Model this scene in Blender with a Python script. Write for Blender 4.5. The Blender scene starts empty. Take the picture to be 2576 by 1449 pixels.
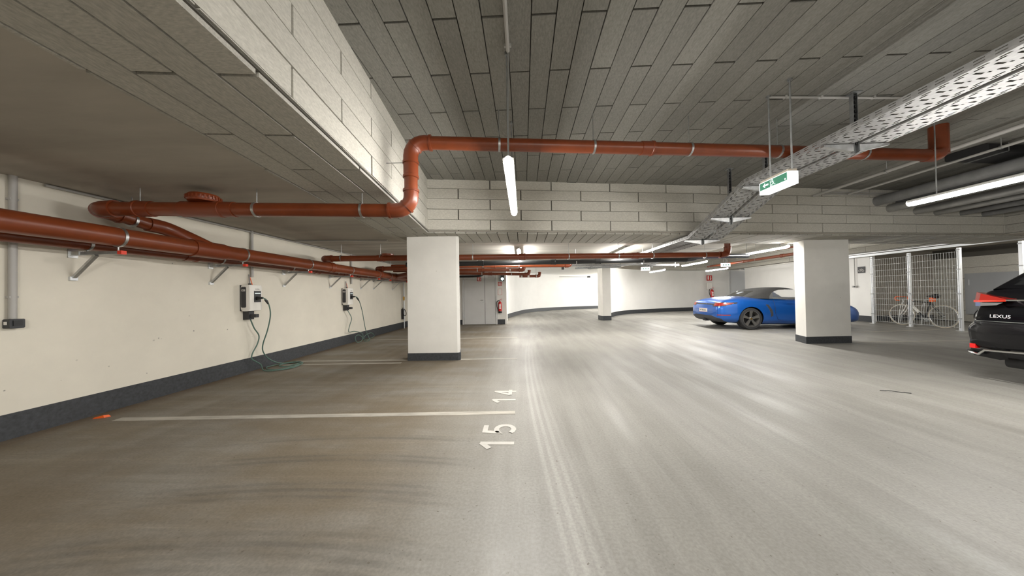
import bpy, bmesh, math, random
from mathutils import Vector as V, Matrix
random.seed(7)
sc = bpy.context.scene
col = sc.collection
PI = math.pi

# ------------------------------------------------------------------ camera, world, exposure
R = [[0.9991171980504577, 0.016945617583271982, 0.038440481325340614],
     [0.03863531609531096, -0.01132414437276356, -0.9991892093614904],
     [-0.016496572674885024, 0.9997922833263648, -0.011968846687794358]]
cd = bpy.data.cameras.new('camera')
cam = bpy.data.objects.new('camera', cd); col.objects.link(cam)
m4 = Matrix(R).to_4x4(); m4.translation = (0, 0, 1.25)
cam.matrix_world = m4
cd.sensor_fit = 'HORIZONTAL'; cd.sensor_width = 36; cd.lens = 750 / 2576 * 36
cd.shift_y = 6.5 / 2576; cd.clip_start = 0.02; cd.clip_end = 200
sc.camera = cam
w = bpy.data.worlds.new('world'); sc.world = w; w.use_nodes = True
w.node_tree.nodes['Background'].inputs[0].default_value = (0.02, 0.02, 0.02, 1)
w.node_tree.nodes['Background'].inputs[1].default_value = 1
sc.view_settings.view_transform = 'Standard'; sc.view_settings.look = 'None'
sc.view_settings.exposure = 2.9; sc.view_settings.gamma = 1
sc.view_settings.use_curve_mapping = False
LAMP = 30.0          # emission of the tube lamps' diffusers

# added unseen area light at the ramp end, brightens the back like daylight
al = bpy.data.lights.new('added_ramp_light', 'AREA'); al.shape = 'RECTANGLE'; al.size = 4.2; al.size_y = 2.4; al.energy = 190; al.color = (1, .985, .96)
ao = bpy.data.objects.new('added_ramp_light', al); col.objects.link(ao); ao.location = (15.9, 22.4, 1.4); ao.rotation_euler = (0, PI / 2, 0)

# ------------------------------------------------------------------ materials
def nodes(name):
    m = bpy.data.materials.new(name); m.use_nodes = True
    nt = m.node_tree
    return m, nt, nt.nodes['Principled BSDF']
def mat(name, c, rough=.5, metal=0., noise=None, bump=0., coat=0., emit=0., trans=0., var=0., spec=.5, alpha=1.):
    """noise = (scale, low, high, stretch xyz)"""
    m, nt, b = nodes(name)
    L = nt.links.new
    b.inputs['Base Color'].default_value = (*c, 1)
    b.inputs['Roughness'].default_value = rough
    b.inputs['Metallic'].default_value = metal
    b.inputs['Coat Weight'].default_value = coat
    b.inputs['Coat Roughness'].default_value = .05
    b.inputs['Specular IOR Level'].default_value = spec
    b.inputs['Transmission Weight'].default_value = trans
    b.inputs['Alpha'].default_value = alpha
    if emit:
        b.inputs['Emission Color'].default_value = (*c, 1); b.inputs['Emission Strength'].default_value = emit
    if noise or var:
        sca, lo, hi, st = noise or (3, 1, 1, (1, 1, 1))
        tc = nt.nodes.new('ShaderNodeTexCoord'); mp = nt.nodes.new('ShaderNodeMapping')
        mp.inputs['Scale'].default_value = st
        nz = nt.nodes.new('ShaderNodeTexNoise'); nz.inputs['Scale'].default_value = sca
        nz.inputs['Detail'].default_value = 8; nz.inputs['Roughness'].default_value = .62
        mr = nt.nodes.new('ShaderNodeMapRange')
        mr.inputs[1].default_value = .3; mr.inputs[2].default_value = .7
        mr.inputs[3].default_value = lo; mr.inputs[4].default_value = hi
        L(tc.outputs['Object'], mp.inputs[0]); L(mp.outputs[0], nz.inputs['Vector']); L(nz.outputs[0], mr.inputs[0])
        fac = mr.outputs[0]
        if var:
            oi = nt.nodes.new('ShaderNodeObjectInfo'); m2 = nt.nodes.new('ShaderNodeMapRange')
            m2.inputs[3].default_value = 1 - var; m2.inputs[4].default_value = 1 + var
            mu = nt.nodes.new('ShaderNodeMath'); mu.operation = 'MULTIPLY'
            L(oi.outputs['Random'], m2.inputs[0]); L(m2.outputs[0], mu.inputs[0]); L(fac, mu.inputs[1]); fac = mu.outputs[0]
        mx = nt.nodes.new('ShaderNodeVectorMath'); mx.operation = 'SCALE'
        mx.inputs[0].default_value = c
        L(fac, mx.inputs['Scale']); L(mx.outputs[0], b.inputs['Base Color'])
        if bump:
            bp = nt.nodes.new('ShaderNodeBump'); bp.inputs['Strength'].default_value = bump; bp.inputs['Distance'].default_value = .01
            L(nz.outputs[0], bp.inputs['Height']); L(bp.outputs[0], b.inputs['Normal'])
    return m

M = {}
def wall_mat(name, c):
    """painted concrete: faint cloudiness plus scattered small grey pock marks"""
    m = mat(name, c, .75, noise=(1.6, .93, 1.04, (1, 1, 1)), bump=.05)
    nt = m.node_tree; L = nt.links.new; b = nt.nodes['Principled BSDF']
    src = b.inputs['Base Color'].links[0].from_socket
    tc = nt.nodes.new('ShaderNodeTexCoord')
    vo = nt.nodes.new('ShaderNodeTexVoronoi'); vo.inputs['Scale'].default_value = 5.5
    big = nt.nodes.new('ShaderNodeTexNoise'); big.inputs['Scale'].default_value = .9; big.inputs['Detail'].default_value = 3
    fine = nt.nodes.new('ShaderNodeTexNoise'); fine.inputs['Scale'].default_value = 40; fine.inputs['Detail'].default_value = 3
    ad = nt.nodes.new('ShaderNodeMath'); ad.operation = 'MULTIPLY_ADD'; ad.inputs[1].default_value = .16; 
    L(tc.outputs['Object'], vo.inputs['Vector']); L(tc.outputs['Object'], big.inputs['Vector']); L(tc.outputs['Object'], fine.inputs['Vector'])
    L(fine.outputs[0], ad.inputs[0]); L(vo.outputs['Distance'], ad.inputs[2])
    mr = nt.nodes.new('ShaderNodeMapRange'); mr.inputs[1].default_value = .10; mr.inputs[2].default_value = .135
    mr.inputs[3].default_value = 1; mr.inputs[4].default_value = 0
    L(ad.outputs[0], mr.inputs[0])
    m2 = nt.nodes.new('ShaderNodeMapRange'); m2.inputs[1].default_value = .5; m2.inputs[2].default_value = .62
    L(big.outputs[0], m2.inputs[0])
    mu = nt.nodes.new('ShaderNodeMath'); mu.operation = 'MULTIPLY'; L(mr.outputs[0], mu.inputs[0]); L(m2.outputs[0], mu.inputs[1])
    mx = nt.nodes.new('ShaderNodeMix'); mx.data_type = 'RGBA'
    L(mu.outputs[0], mx.inputs[0]); L(src, mx.inputs[6]); mx.inputs[7].default_value = (.30, .285, .25, 1)
    L(mx.outputs[2], b.inputs['Base Color'])
    return m
M['wall_cream'] = wall_mat('cream_wall_paint', (.74, .70, .60))
M['wall_white'] = mat('white_wall_paint', (.84, .83, .80), .7, noise=(1.2, .96, 1.03, (1, 1, 1)))
M['col_white'] = wall_mat('column_paint', (.74, .725, .68))
M['skirt'] = mat('anthracite_skirting_paint', (.035, .038, .042), .6, noise=(30, .7, 1.5, (1, 1, 1)), bump=.2)
M['board'] = mat('wood_wool_board', (.40, .385, .34), .95, noise=(85, .78, 1.18, (1, .4, 1)), bump=.35, var=.09)
M['board_len'] = mat('wood_wool_board_lengthwise', (.42, .405, .36), .95, noise=(85, .78, 1.18, (.4, 1, 1)), bump=.35, var=.09)
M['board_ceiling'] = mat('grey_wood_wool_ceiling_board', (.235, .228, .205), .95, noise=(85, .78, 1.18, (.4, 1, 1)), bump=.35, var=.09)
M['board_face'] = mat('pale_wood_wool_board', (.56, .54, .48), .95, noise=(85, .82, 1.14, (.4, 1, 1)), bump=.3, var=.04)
M['board_pale'] = mat('pale_wood_wool_board_across', (.56, .54, .48), .95, noise=(85, .82, 1.14, (1, .4, 1)), bump=.3, var=.04)
M['board_shade'] = mat('joint_shade_backing', (.11, .103, .09), 1)  # dark tone stands in for the shade deep in the board joints
M['concrete'] = mat('raw_concrete', (.40, .37, .32), .9, noise=(1.1, .78, 1.18, (.35, 1.6, 1)), bump=.1)
M['concrete_grain'] = mat('board_marked_concrete', (.50, .48, .43), .9, noise=(2.2, .72, 1.2, (.12, 3.5, 1)), bump=.15)
M['pipe'] = mat('orange_brown_plastic_pipe', (.185, .040, .011), .32, noise=(4, .8, 1.15, (1, 1, 1)))
M['socket'] = mat('pipe_socket_plastic', (.18, .036, .010), .34)
M['black_pipe'] = mat('black_pipe_plastic', (.018, .019, .02), .3)
M['zinc'] = mat('galvanised_steel', (.55, .56, .56), .38, 1., noise=(14, .75, 1.15, (1, 1, 1)))
M['zinc_dull'] = mat('dull_galvanised_steel', (.36, .37, .37), .5, .9, noise=(14, .75, 1.15, (1, 1, 1)))
M['steel_white'] = mat('bright_zinc_post', (.68, .70, .72), .42, .55)
M['tray'] = mat('perforated_tray_zinc', (.36, .36, .355), .55, .55, noise=(14, .8, 1.12, (1, 1, 1)))
M['conduit'] = mat('grey_conduit_plastic', (.42, .41, .39), .5)
M['insul'] = mat('grey_pipe_insulation', (.20, .20, .20), .45, noise=(6, .8, 1.2, (1, 1, 1)))
M['foil'] = mat('grey_foil_jacket', (.42, .42, .41), .35, .6, noise=(5, .8, 1.2, (1, 1, 1)))
M['dark'] = mat('black_plastic', (.012, .012, .013), .45)
M['charcoal'] = mat('charcoal_plastic', (.035, .036, .04), .55)
M['white_plastic'] = mat('white_plastic', (.78, .76, .71), .35)
M['cable_green'] = mat('green_rubber_cable', (.085, .155, .125), .5)
M['cable_grey'] = mat('grey_cable', (.22, .22, .21), .5)
M['orange'] = mat('orange_plastic', (.85, .13, .015), .45)
M['redcap'] = mat('red_end_cap', (.75, .05, .02), .45)
M['red'] = mat('red_enamel', (.55, .012, .01), .28, coat=.5)
M['signred'] = mat('red_sign_print', (.50, .025, .02), .5)
M['signwhite'] = mat('white_sign_print', (.82, .80, .76), .5)
M['door'] = mat('grey_door_paint', (.58, .58, .57), .5, noise=(2, .96, 1.04, (1, 1, 1)))
M['door_light'] = mat('light_door_paint', (.70, .71, .71), .5)
M['chrome'] = mat('chrome', (.8, .8, .8), .12, 1.)
M['brass'] = mat('brass', (.6, .38, .1), .3, 1.)
M['line'] = mat('worn_line_paint', (.46, .43, .37), .6, noise=(7, .62, 1.12, (.5, 3, 1)))
M['number'] = mat('floor_number_paint', (.52, .50, .46), .6, noise=(9, .88, 1.06, (1, 1, 1)))
M['lamp'] = mat('lit_tube_diffuser', (1, .97, .925), .4, emit=LAMP)
M['lampcap'] = mat('lamp_end_plastic', (.7, .7, .68), .4)
M['lamp_end'] = mat('glowing_lamp_end', (1, .97, .93), .4, emit=.5)
M['signlit'] = mat('lit_exit_sign_white', (.96, .98, 1), .4, emit=.22)
M['signgreen'] = mat('lit_exit_sign_green', (.05, .20, .125), .4, emit=.07)
M['beige'] = mat('beige_plastic', (.50, .44, .36), .5)
M['siglamp'] = mat('lit_signal_lens', (.75, 1, .95), .3, emit=.6)
M['led'] = mat('lit_status_bar', (.75, .85, .85), .3, emit=.06)
M['tyre'] = mat('tyre_rubber', (.02, .02, .021), .75)
M['rim'] = mat('dark_alloy', (.17, .165, .155), .38, .7)
M['paint_blue'] = mat('blue_metallic_paint', (.004, .10, .44), .3, .45, coat=.8)
M['paint_black'] = mat('black_gloss_paint', (.004, .004, .005), .2, .0, coat=.15, spec=.3)
M['fabric'] = mat('black_soft_top_fabric', (.045, .044, .042), .9, noise=(60, .85, 1.15, (1, 1, 1)))
M['glass'] = mat('car_glass', (.75, .78, .78), .02, trans=.0, alpha=.18)
M['glass_dark'] = mat('dark_tinted_glass', (.012, .013, .014), .05, coat=.5)
M['tail_red'] = mat('red_tail_lens', (.30, .016, .010), .18, coat=1.)
M['tail_glow'] = mat('red_tail_lens_glow', (.85, .03, .01), .2, coat=1.)
M['tail_clear'] = mat('clear_tail_lens', (.16, .16, .16), .15, coat=1.)
M['reflector'] = mat('red_reflector', (.75, .008, .008), .3, coat=.5)
M['mesh_wire'] = mat('galvanised_mesh_wire', (.42, .43, .42), .5, .4)
M['cream_tyre'] = mat('cream_bicycle_tyre', (.62, .56, .45), .7)
M['panel_grey'] = mat('grey_cabinet_paint', (.36, .37, .38), .5)
M['duct'] = mat('black_duct_jacket', (.012, .012, .013), .6)

# floor: worn epoxy with dust, streaks, tyre tracks
def floor_mat():
    m, nt, b = nodes('worn_coated_floor'); L = nt.links.new; N = nt.nodes.new
    tc = N('ShaderNodeTexCoord'); sep = N('ShaderNodeSeparateXYZ'); L(tc.outputs['Object'], sep.inputs[0])
    def noise(scale, st, rot=0, det=7, ro=.6):
        mp = N('ShaderNodeMapping'); mp.inputs['Scale'].default_value = st; mp.inputs['Rotation'].default_value = (0, 0, rot)
        n = N('ShaderNodeTexNoise'); n.inputs['Scale'].default_value = scale; n.inputs['Detail'].default_value = det; n.inputs['Roughness'].default_value = ro
        L(tc.outputs['Object'], mp.inputs[0]); L(mp.outputs[0], n.inputs['Vector']); return n.outputs[0]
    def rng(s, a, b_, c, d):
        r = N('ShaderNodeMapRange'); r.inputs[1].default_value = a; r.inputs[2].default_value = b_; r.inputs[3].default_value = c; r.inputs[4].default_value = d
        r.interpolation_type = 'SMOOTHSTEP'; L(s, r.inputs[0]); return r.outputs[0]
    def math_(op, a, b_=None):
        n = N('ShaderNodeMath'); n.operation = op
        for i, s in enumerate((a, b_)):
            if s is None: continue
            if isinstance(s, (int, float)): n.inputs[i].default_value = s
            else: L(s, n.inputs[i])
        return n.outputs[0]
    def mix(f, a, b_):
        n = N('ShaderNodeMix'); n.data_type = 'RGBA'
        if isinstance(f, (int, float)): n.inputs[0].default_value = f
        else: L(f, n.inputs[0])
        for i, s in ((6, a), (7, b_)):
            if isinstance(s, tuple): n.inputs[i].default_value = (*s, 1)
            else: L(s, n.inputs[i])
        return n.outputs[2]
    x, y = sep.outputs[0], sep.outputs[1]
    c = mix(rng(noise(.55, (1, 1, 1)), .35, .65, 0, 1), (.265, .256, .23), (.215, .206, .185))
    # streaks of driving: along the lane on the right, across in the stalls on the left
    lane = rng(noise(1.0, (5.5, .35, 1), -.5, 6, .65), .35, .7, 0, 1)
    c = mix(math_('MULTIPLY', lane, .40), c, (.345, .336, .308))
    stall = rng(x, -1.4, .1, 1, 0)
    cross = rng(noise(1.0, (.5, 5.5, 1), .12, 6, .65), .35, .7, 0, 1)
    c = mix(math_('MULTIPLY', math_('MULTIPLY', cross, stall), .5), c, (.15, .14, .12))
    st2 = noise(2.0, (.22, 6.5, 1), .10, 8, .7)
    c = mix(math_('MULTIPLY', math_('MULTIPLY', rng(st2, .5, .72, 0, 1), stall), .55), c, (.40, .365, .30))
    c = mix(math_('MULTIPLY', math_('MULTIPLY', rng(st2, .28, .46, 1, 0), stall), .5), c, (.11, .10, .085))
    ln2 = noise(1.6, (7, .25, 1), -.62, 8, .7)
    c = mix(math_('MULTIPLY', math_('MULTIPLY', rng(ln2, .30, .48, 1, 0), rng(x, -.2, .6, 0, 1)), .35), c, (.16, .155, .14))
    dust = math_('MULTIPLY', stall, rng(noise(.9, (.6, 1.4, 1), .2), .32, .62, .25, .8))
    c = mix(dust, c, (.145, .110, .064))
    # brown dirt along the left wall
    c = mix(math_('MULTIPLY', rng(x, -4.68, -4.35, .8, 0), rng(noise(5, (1, 1, 1)), .3, .6, .4, 1)), c, (.15, .105, .06))
    # dirt at the kerb of the curved walls
    # pale wheel track along the bay ends
    t = math_('SUBTRACT', x, math_('MULTIPLY', math_('POWER', math_('SUBTRACT', 5.4, y), 2), .011))
    band = math_('MULTIPLY', rng(t, -.04, .02, 0, 1), rng(t, .10, .34, 1, 0))
    inY = math_('MULTIPLY', rng(y, 9, 4, 0, 1), rng(y, -1, 0.5, 0, 1))
    wv = rng(math_('SINE', math_('MULTIPLY', t, 95)), -.6, .8, .25, .75)
    c = mix(math_('MULTIPLY', math_('MULTIPLY', band, inY), math_('MULTIPLY', wv, .24)), c, (.66, .65, .62))
    # dark tyre arcs in the near stall
    d = math_('ADD', y, math_('MULTIPLY', math_('POWER', math_('ADD', x, 1.3), 2), .09))
    for y0, wd in ((2.27, .09), (1.90, .14), (1.45, .2), (2.62, .06)):
        u = math_('ABSOLUTE', math_('SUBTRACT', d, y0))
        k = math_('MULTIPLY', rng(u, wd * .4, wd, 1, 0), rng(math_('SINE', math_('MULTIPLY', d, 90)), -.6, .8, .35, 1))
        k = math_('MULTIPLY', k, math_('MULTIPLY', rng(x, -3.0, -2.0, 0, 1), rng(x, -.9, -.2, 1, 0)))
        c = mix(math_('MULTIPLY', math_('MULTIPLY', k, rng(noise(3, (.6, 2, 1)), .4, .6, .35, 1)), .45), c, (.075, .069, .06))
    # specks
    sp = rng(noise(38, (1, 1, 1), 0, 2, .5), .705, .74, 0, 1)
    c = mix(math_('MULTIPLY', sp, .7), c, (.10, .08, .06))
    fine = rng(noise(60, (1, 1, 1), 0, 4), .3, .7, .88, 1.1)
    sca = N('ShaderNodeVectorMath'); sca.operation = 'SCALE'; L(c, sca.inputs[0]); L(fine, sca.inputs['Scale'])
    L(sca.outputs[0], b.inputs['Base Color'])
    ro = math_('ADD', rng(noise(.8, (3.0, .4, 1), -.5), .3, .7, .40, .60), math_('MULTIPLY', stall, .14))
    L(ro, b.inputs['Roughness'])
    bp = N('ShaderNodeBump'); bp.inputs['Strength'].default_value = .12; bp.inputs['Distance'].default_value = .01
    L(noise(9, (1, 1, 1)), bp.inputs['Height']); L(bp.outputs[0], b.inputs['Normal'])
    return m
M['floor'] = floor_mat()

# ------------------------------------------------------------------ helpers
class MB:
    def __init__(s): s.v = []; s.f = []
    def add(s, vs, fs):
        o = len(s.v); s.v += [tuple(p) for p in vs]; s.f += [tuple(o + i for i in f) for f in fs]; return s
    def box(s, c, d, rot=None):
        c = V(c); vs = []
        for z in (-1, 1):
            for y in (-1, 1):
                for x in (-1, 1):
                    p = V((x * d[0] / 2, y * d[1] / 2, z * d[2] / 2))
                    vs.append(c + (rot @ p if rot else p))
        return s.add(vs, [(0, 2, 3, 1), (4, 5, 7, 6), (0, 1, 5, 4), (2, 6, 7, 3), (0, 4, 6, 2), (1, 3, 7, 5)])
    def bar(s, a, b, wd, ht, up=(0, 0, 1)):
        a = V(a); b = V(b); t = (b - a); L = t.length; t.normalize(); up = V(up)
        if abs(t.dot(up)) > .95: up = V((0, 1, 0))
        sd = t.cross(up).normalized(); u2 = sd.cross(t)
        return s.box((a + b) / 2, (L, wd, ht), Matrix((t, sd, u2)).transposed())
    def rbox(s, c, d, r, n=4, axis=2, rot=None):
        """box with rounded edges parallel to one axis"""
        a = [i for i in range(3) if i != axis]
        pts = []
        for (sx, sy, a0) in ((1, 1, 0), (-1, 1, 90), (-1, -1, 180), (1, -1, 270)):
            for k in range(n + 1):
                t = math.radians(a0 + 90 * k / n)
                pts.append((sx * (d[a[0]] / 2 - r) + r * math.cos(t), sy * (d[a[1]] / 2 - r) + r * math.sin(t)))
        vs = []
        for e in (-1, 1):
            for p in pts:
                q = [0, 0, 0]; q[a[0]] = p[0]; q[a[1]] = p[1]; q[axis] = e * d[axis] / 2
                q = V(q); q = rot @ q if rot else q
                vs.append(V(c) + q)
        k = len(pts)
        return s.add(vs, [tuple(range(k))[::-1], tuple(range(k, 2 * k))] + [(i, (i + 1) % k, k + (i + 1) % k, k + i) for i in range(k)])
    def prism(s, poly, z0, z1):
        k = len(poly); vs = [(p[0], p[1], z0) for p in poly] + [(p[0], p[1], z1) for p in poly]
        return s.add(vs, [tuple(range(k))[::-1], tuple(range(k, 2 * k))] + [(i, (i + 1) % k, k + (i + 1) % k, k + i) for i in range(k)])
    def cyl(s, a, b, r, n=12, r2=None, cap=True):
        return s.tube([a, b], [r, r if r2 is None else r2], n, cap)
    def tube(s, pts, r, n=12, cap=True, closed=False):
        pts = [V(p) for p in pts]; k = len(pts)
        rs = r if isinstance(r, (list, tuple)) else [r] * k
        vs = []; prev = None
        for i, p in enumerate(pts):
            if closed: t = pts[(i + 1) % k] - pts[i - 1]
            else: t = pts[min(i + 1, k - 1)] - pts[max(i - 1, 0)]
            if t.length < 1e-9: t = V((0, 0, 1))
            t.normalize()
            if prev is None:
                up = V((0, 0, 1)) if abs(t.z) < .9 else V((1, 0, 0))
                nx = t.cross(up).normalized()
            else:
                nx = (prev - t * prev.dot(t)).normalized()
            prev = nx; ny = t.cross(nx)
            for j in range(n):
                a = 2 * PI * j / n
                vs.append(p + (nx * math.cos(a) + ny * math.sin(a)) * rs[i])
        fs = []
        for i in range(k if closed else k - 1):
            i2 = (i + 1) % k
            for j in range(n):
                fs.append((i * n + j, i * n + (j + 1) % n, i2 * n + (j + 1) % n, i2 * n + j))
        if cap and not closed: fs += [tuple(range(n))[::-1], tuple((k - 1) * n + j for j in range(n))]
        return s.add(vs, fs)
    def lathe(s, prof, n=24, c=(0, 0, 0), axis=2, cap=True):
        """prof: (radius, height) pairs"""
        vs = []
        for (r, hh) in prof:
            for j in range(n):
                a = 2 * PI * j / n; q = [r * math.cos(a), r * math.sin(a), hh]
                if axis == 1: q = [q[0], q[2], q[1]]
                if axis == 0: q = [q[2], q[0], q[1]]
                vs.append(V(c) + V(q))
        k = len(prof); fs = [(i * n + j, i * n + (j + 1) % n, (i + 1) * n + (j + 1) % n, (i + 1) * n + j) for i in range(k - 1) for j in range(n)]
        if cap: fs += [tuple(range(n))[::-1], tuple((k - 1) * n + j for j in range(n))]
        return s.add(vs, fs)
    def mesh(s, name, m, smooth=False):
        me = bpy.data.meshes.new(name); me.from_pydata(s.v, [], s.f)
        bm = bmesh.new(); bm.from_mesh(me); bmesh.ops.recalc_face_normals(bm, faces=bm.faces); bm.to_mesh(me); bm.free()
        me.materials.append(M[m] if isinstance(m, str) else m)
        if smooth:
            for p in me.polygons: p.use_smooth = True
            me.set_sharp_from_angle(angle=math.radians(40))
        return me
    def build(s, name, m, parent=None, smooth=False, label=None):
        o = bpy.data.objects.new(name, s.mesh(name, m, smooth)); col.objects.link(o)
        if parent is not None: o.parent = parent
        if label: o['label'] = label
        return o
def tag(o, label, cat, group=None):
    o['label'] = label; o['category'] = cat
    if group: o['group'] = group
    return o
def thing(name, label, cat, loc=(0, 0, 0), rz=0, group=None):
    o = bpy.data.objects.new(name, None); col.objects.link(o); o.empty_display_size = .1
    o.location = loc; o.rotation_euler = (0, 0, rz)
    return tag(o, label, cat, group)
def struct(name, mb, m, smooth=False, label=None):
    o = mb.build(name, m, None, smooth); o['kind'] = 'structure'
    if label: o['label'] = label
    return o
def copy_tree(o, parent=None):
    c = o.copy(); col.objects.link(c); c.parent = parent
    for ch in list(o.children): copy_tree(ch, c)
    return c
def text_mesh(txt, size, m, depth=.001):
    cu = bpy.data.curves.new('t', 'FONT'); cu.body = txt; cu.size = size; cu.extrude = depth; cu.align_x = 'CENTER'; cu.align_y = 'CENTER'
    o = bpy.data.objects.new('t', cu); col.objects.link(o)
    dg = bpy.context.evaluated_depsgraph_get()
    me = bpy.data.meshes.new_from_object(o.evaluated_get(dg))
    bpy.data.objects.remove(o); bpy.data.curves.remove(cu)
    me.materials.clear(); me.materials.append(M[m]); return me
def text(name, txt, size, m, parent, loc, xdir, up):
    o = bpy.data.objects.new(name, text_mesh(txt, size, m)); col.objects.link(o)
    x = V(xdir).normalized(); u = V(up).normalized(); n = x.cross(u)
    mw = Matrix((x, u, n)).transposed().to_4x4(); mw.translation = loc
    if parent is not None: o.parent = parent
    o.matrix_local = mw
    return o
def arc(c, p0, p1, n=6):
    """points rotating from p0 to p1 around c"""
    c = V(c); a = V(p0) - c; b = V(p1) - c; ang = a.angle(b); s = math.sin(ang)
    return [c + (a * math.sin((1 - t) * ang) + b * math.sin(t * ang)) / s for t in [i / n for i in range(n + 1)]]
def spline(pts, n=6):
    pts = [V(p) for p in pts]; out = []
    for i in range(len(pts) - 1):
        p0 = pts[max(i - 1, 0)]; p1 = pts[i]; p2 = pts[i + 1]; p3 = pts[min(i + 2, len(pts) - 1)]
        for k in range(n):
            t = k / n
            out.append(.5 * ((2 * p1) + (p2 - p0) * t + (2 * p0 - 5 * p1 + 4 * p2 - p3) * t * t + (3 * p1 - p0 - 3 * p2 + p3) * t ** 3))
    return out + [pts[-1]]

def clip(poly, cp):
    """clip a polygon by a convex counter-clockwise polygon cp"""
    out = list(poly)
    for i in range(len(cp)):
        ax, ay = cp[i]; bx, by = cp[(i + 1) % len(cp)]
        f = lambda p: (bx - ax) * (p[1] - ay) - (by - ay) * (p[0] - ax)
        src, out = out, []
        for j in range(len(src)):
            p, q = src[j], src[(j + 1) % len(src)]; fp, fq = f(p), f(q)
            if fp >= 0: out.append(p)
            if (fp >= 0) != (fq >= 0):
                t = fp / (fp - fq); out.append((p[0] + (q[0] - p[0]) * t, p[1] + (q[1] - p[1]) * t))
        if len(out) < 3: return []
    return out
def area(p): return .5 * sum(p[i][0] * p[(i + 1) % len(p)][1] - p[(i + 1) % len(p)][0] * p[i][1] for i in range(len(p)))
_full = {}
def boards(parent, m, O, U, Vv, region, w_, L_, v0, u0, stag, gap=.009, thick=.04, maxn=300, ymin=.9, ugap=None):
    """lay boards (length along U, width along Vv, proud along U x V) inside a convex region"""
    O = V(O); U = V(U).normalized(); W = V(Vv).normalized(); N = U.cross(W)
    if area(region) < 0: region = region[::-1]
    us = [p[0] for p in region]; vs = [p[1] for p in region]
    ug = gap if ugap is None else ugap
    items = []
    for j in range(math.floor((min(vs) - v0) / w_), math.ceil((max(vs) - v0) / w_)):
        a0 = u0 + (stag if j % 2 else 0)
        for k in range(math.floor((min(us) - a0) / L_), math.ceil((max(us) - a0) / L_)):
            ua, ub = a0 + k * L_ + ug / 2, a0 + (k + 1) * L_ - ug / 2
            va, vb = v0 + j * w_ + gap / 2, v0 + (j + 1) * w_ - gap / 2
            rect = [(ua, va), (ub, va), (ub, vb), (ua, vb)]
            pg = clip(rect, region)
            if len(pg) < 3 or area(pg) < 4e-4: continue
            full = abs(area(pg) - (ub - ua) * (vb - va)) < 1e-6
            cu, cv = (ua + ub) / 2, (va + vb) / 2
            P = O + U * cu + W * cv
            items.append(((P - V((0, 0, 1.25))).length if P.y > ymin else 1e3 + abs(P.y), P, pg, cu, cv, full))
    items.sort(key=lambda t: t[0])
    rot = Matrix((U, W, N)).transposed().to_4x4()
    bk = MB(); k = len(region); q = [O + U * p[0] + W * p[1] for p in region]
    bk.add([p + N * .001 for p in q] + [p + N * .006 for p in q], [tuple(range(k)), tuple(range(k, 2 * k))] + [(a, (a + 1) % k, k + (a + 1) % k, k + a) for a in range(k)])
    bk.build('joint_shade_layer', 'board_shade', parent)  # thin dark sheet that paints the shade seen through the board gaps
    rest = MB()
    for i, (d, P, pg, cu, cv, full) in enumerate(items):
        jit = random.uniform(-.003, .003)
        if i < maxn and d < 500:
            key = (m, w_, L_, gap, ug, thick)
            if full and key in _full: me = _full[key]
            else:
                mb = MB(); mb.prism([(p[0] - cu, p[1] - cv) for p in pg], 0, thick)
                me = mb.mesh('board', m)
                if full: _full[key] = me
            o = bpy.data.objects.new('board', me); col.objects.link(o)
            mw = rot.copy(); mw.translation = P + N * jit; o.parent = parent; o.matrix_local = mw
        else:
            k = len(pg); q = [O + U * p[0] + W * p[1] for p in pg]
            rest.add(q + [p + N * thick for p in q], [tuple(range(k)), tuple(range(k, 2 * k))] + [(a, (a + 1) % k, k + (a + 1) % k, k + a) for a in range(k)])
    if rest.v:
        o = rest.build('board_field', m, parent); o['kind'] = 'stuff'

# ------------------------------------------------------------------ setting: floor, ceilings, walls
WX = -4.72                       # face of the left wall
th = math.radians(8.3)
B = V((math.cos(th), math.sin(th), 0))          # direction of the cross beam
C0 = V((-1.75, 5.37, 0)); C1 = C0 + B * 12.88
E = V((-.098, .995, 0)).normalized()            # direction of the left beam
EN = C0 - E * 15                                # its near end, behind the camera
ER = C1 - E * 16.6
S, T = 2.42, 3.41
struct('floor', MB().prism([(-6, -10), (19, -10), (19, 32), (-6, 32)], -.2, 0), 'floor')

xy = lambda p: (p[0], p[1])
cb = V((-1.37, 6.47, 0))
back = lambda x: 6.47 + (x + 1.37) * math.tan(th)
low_left = struct('ceiling', MB().prism([(-4.9, -9.5), xy(EN), xy(C0), (-4.9, C0.y - 3.15 * math.tan(th))], S, 3.8), 'concrete')
low_beam = struct('ceiling', MB().prism([(-4.9, C0.y - 3.15 * math.tan(th)), xy(C0), xy(C1), (12.05, 7.38), (12.05, back(12.05)), (-4.9, back(-4.9))], S, 3.8), 'concrete')
low_back = struct('ceiling', MB().prism([(-4.9, back(-4.9)), (5.5, back(5.5)), (5.5, 12.7), (-4.9, 12.7)], S, 3.8), 'concrete_grain')
low_right = struct('ceiling', MB().prism([xy(ER), (14.2, -9.5), (12.05, 7.38), xy(C1)], S, 3.8), 'concrete')
high_back = struct('ceiling', MB().prism([(5.5, back(5.5)), (12.05, back(12.05)), (14, 8.75), (14, 24), (5.5, 24)], 3.30, 3.8), 'concrete_grain')
ramp_ceiling = struct('ceiling', MB().prism([(-2, 12.7), (5.5, 12.7), (5.5, 24), (16, 24), (16, 31), (-2, 31)], 2.66, 3.8), 'wall_white')
coffer = struct('ceiling', MB().prism([xy(EN), xy(ER), xy(C1), xy(C0)], T, 3.8), 'board_shade')
bike_ceiling = struct('ceiling', MB().prism([(12.05, -9.5), (17, -9.5), (17, 12.2), (13.4, 12.2), (13.4, 8.75), (12.05, back(12.05))], 2.62, 3.8), 'concrete')

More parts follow.
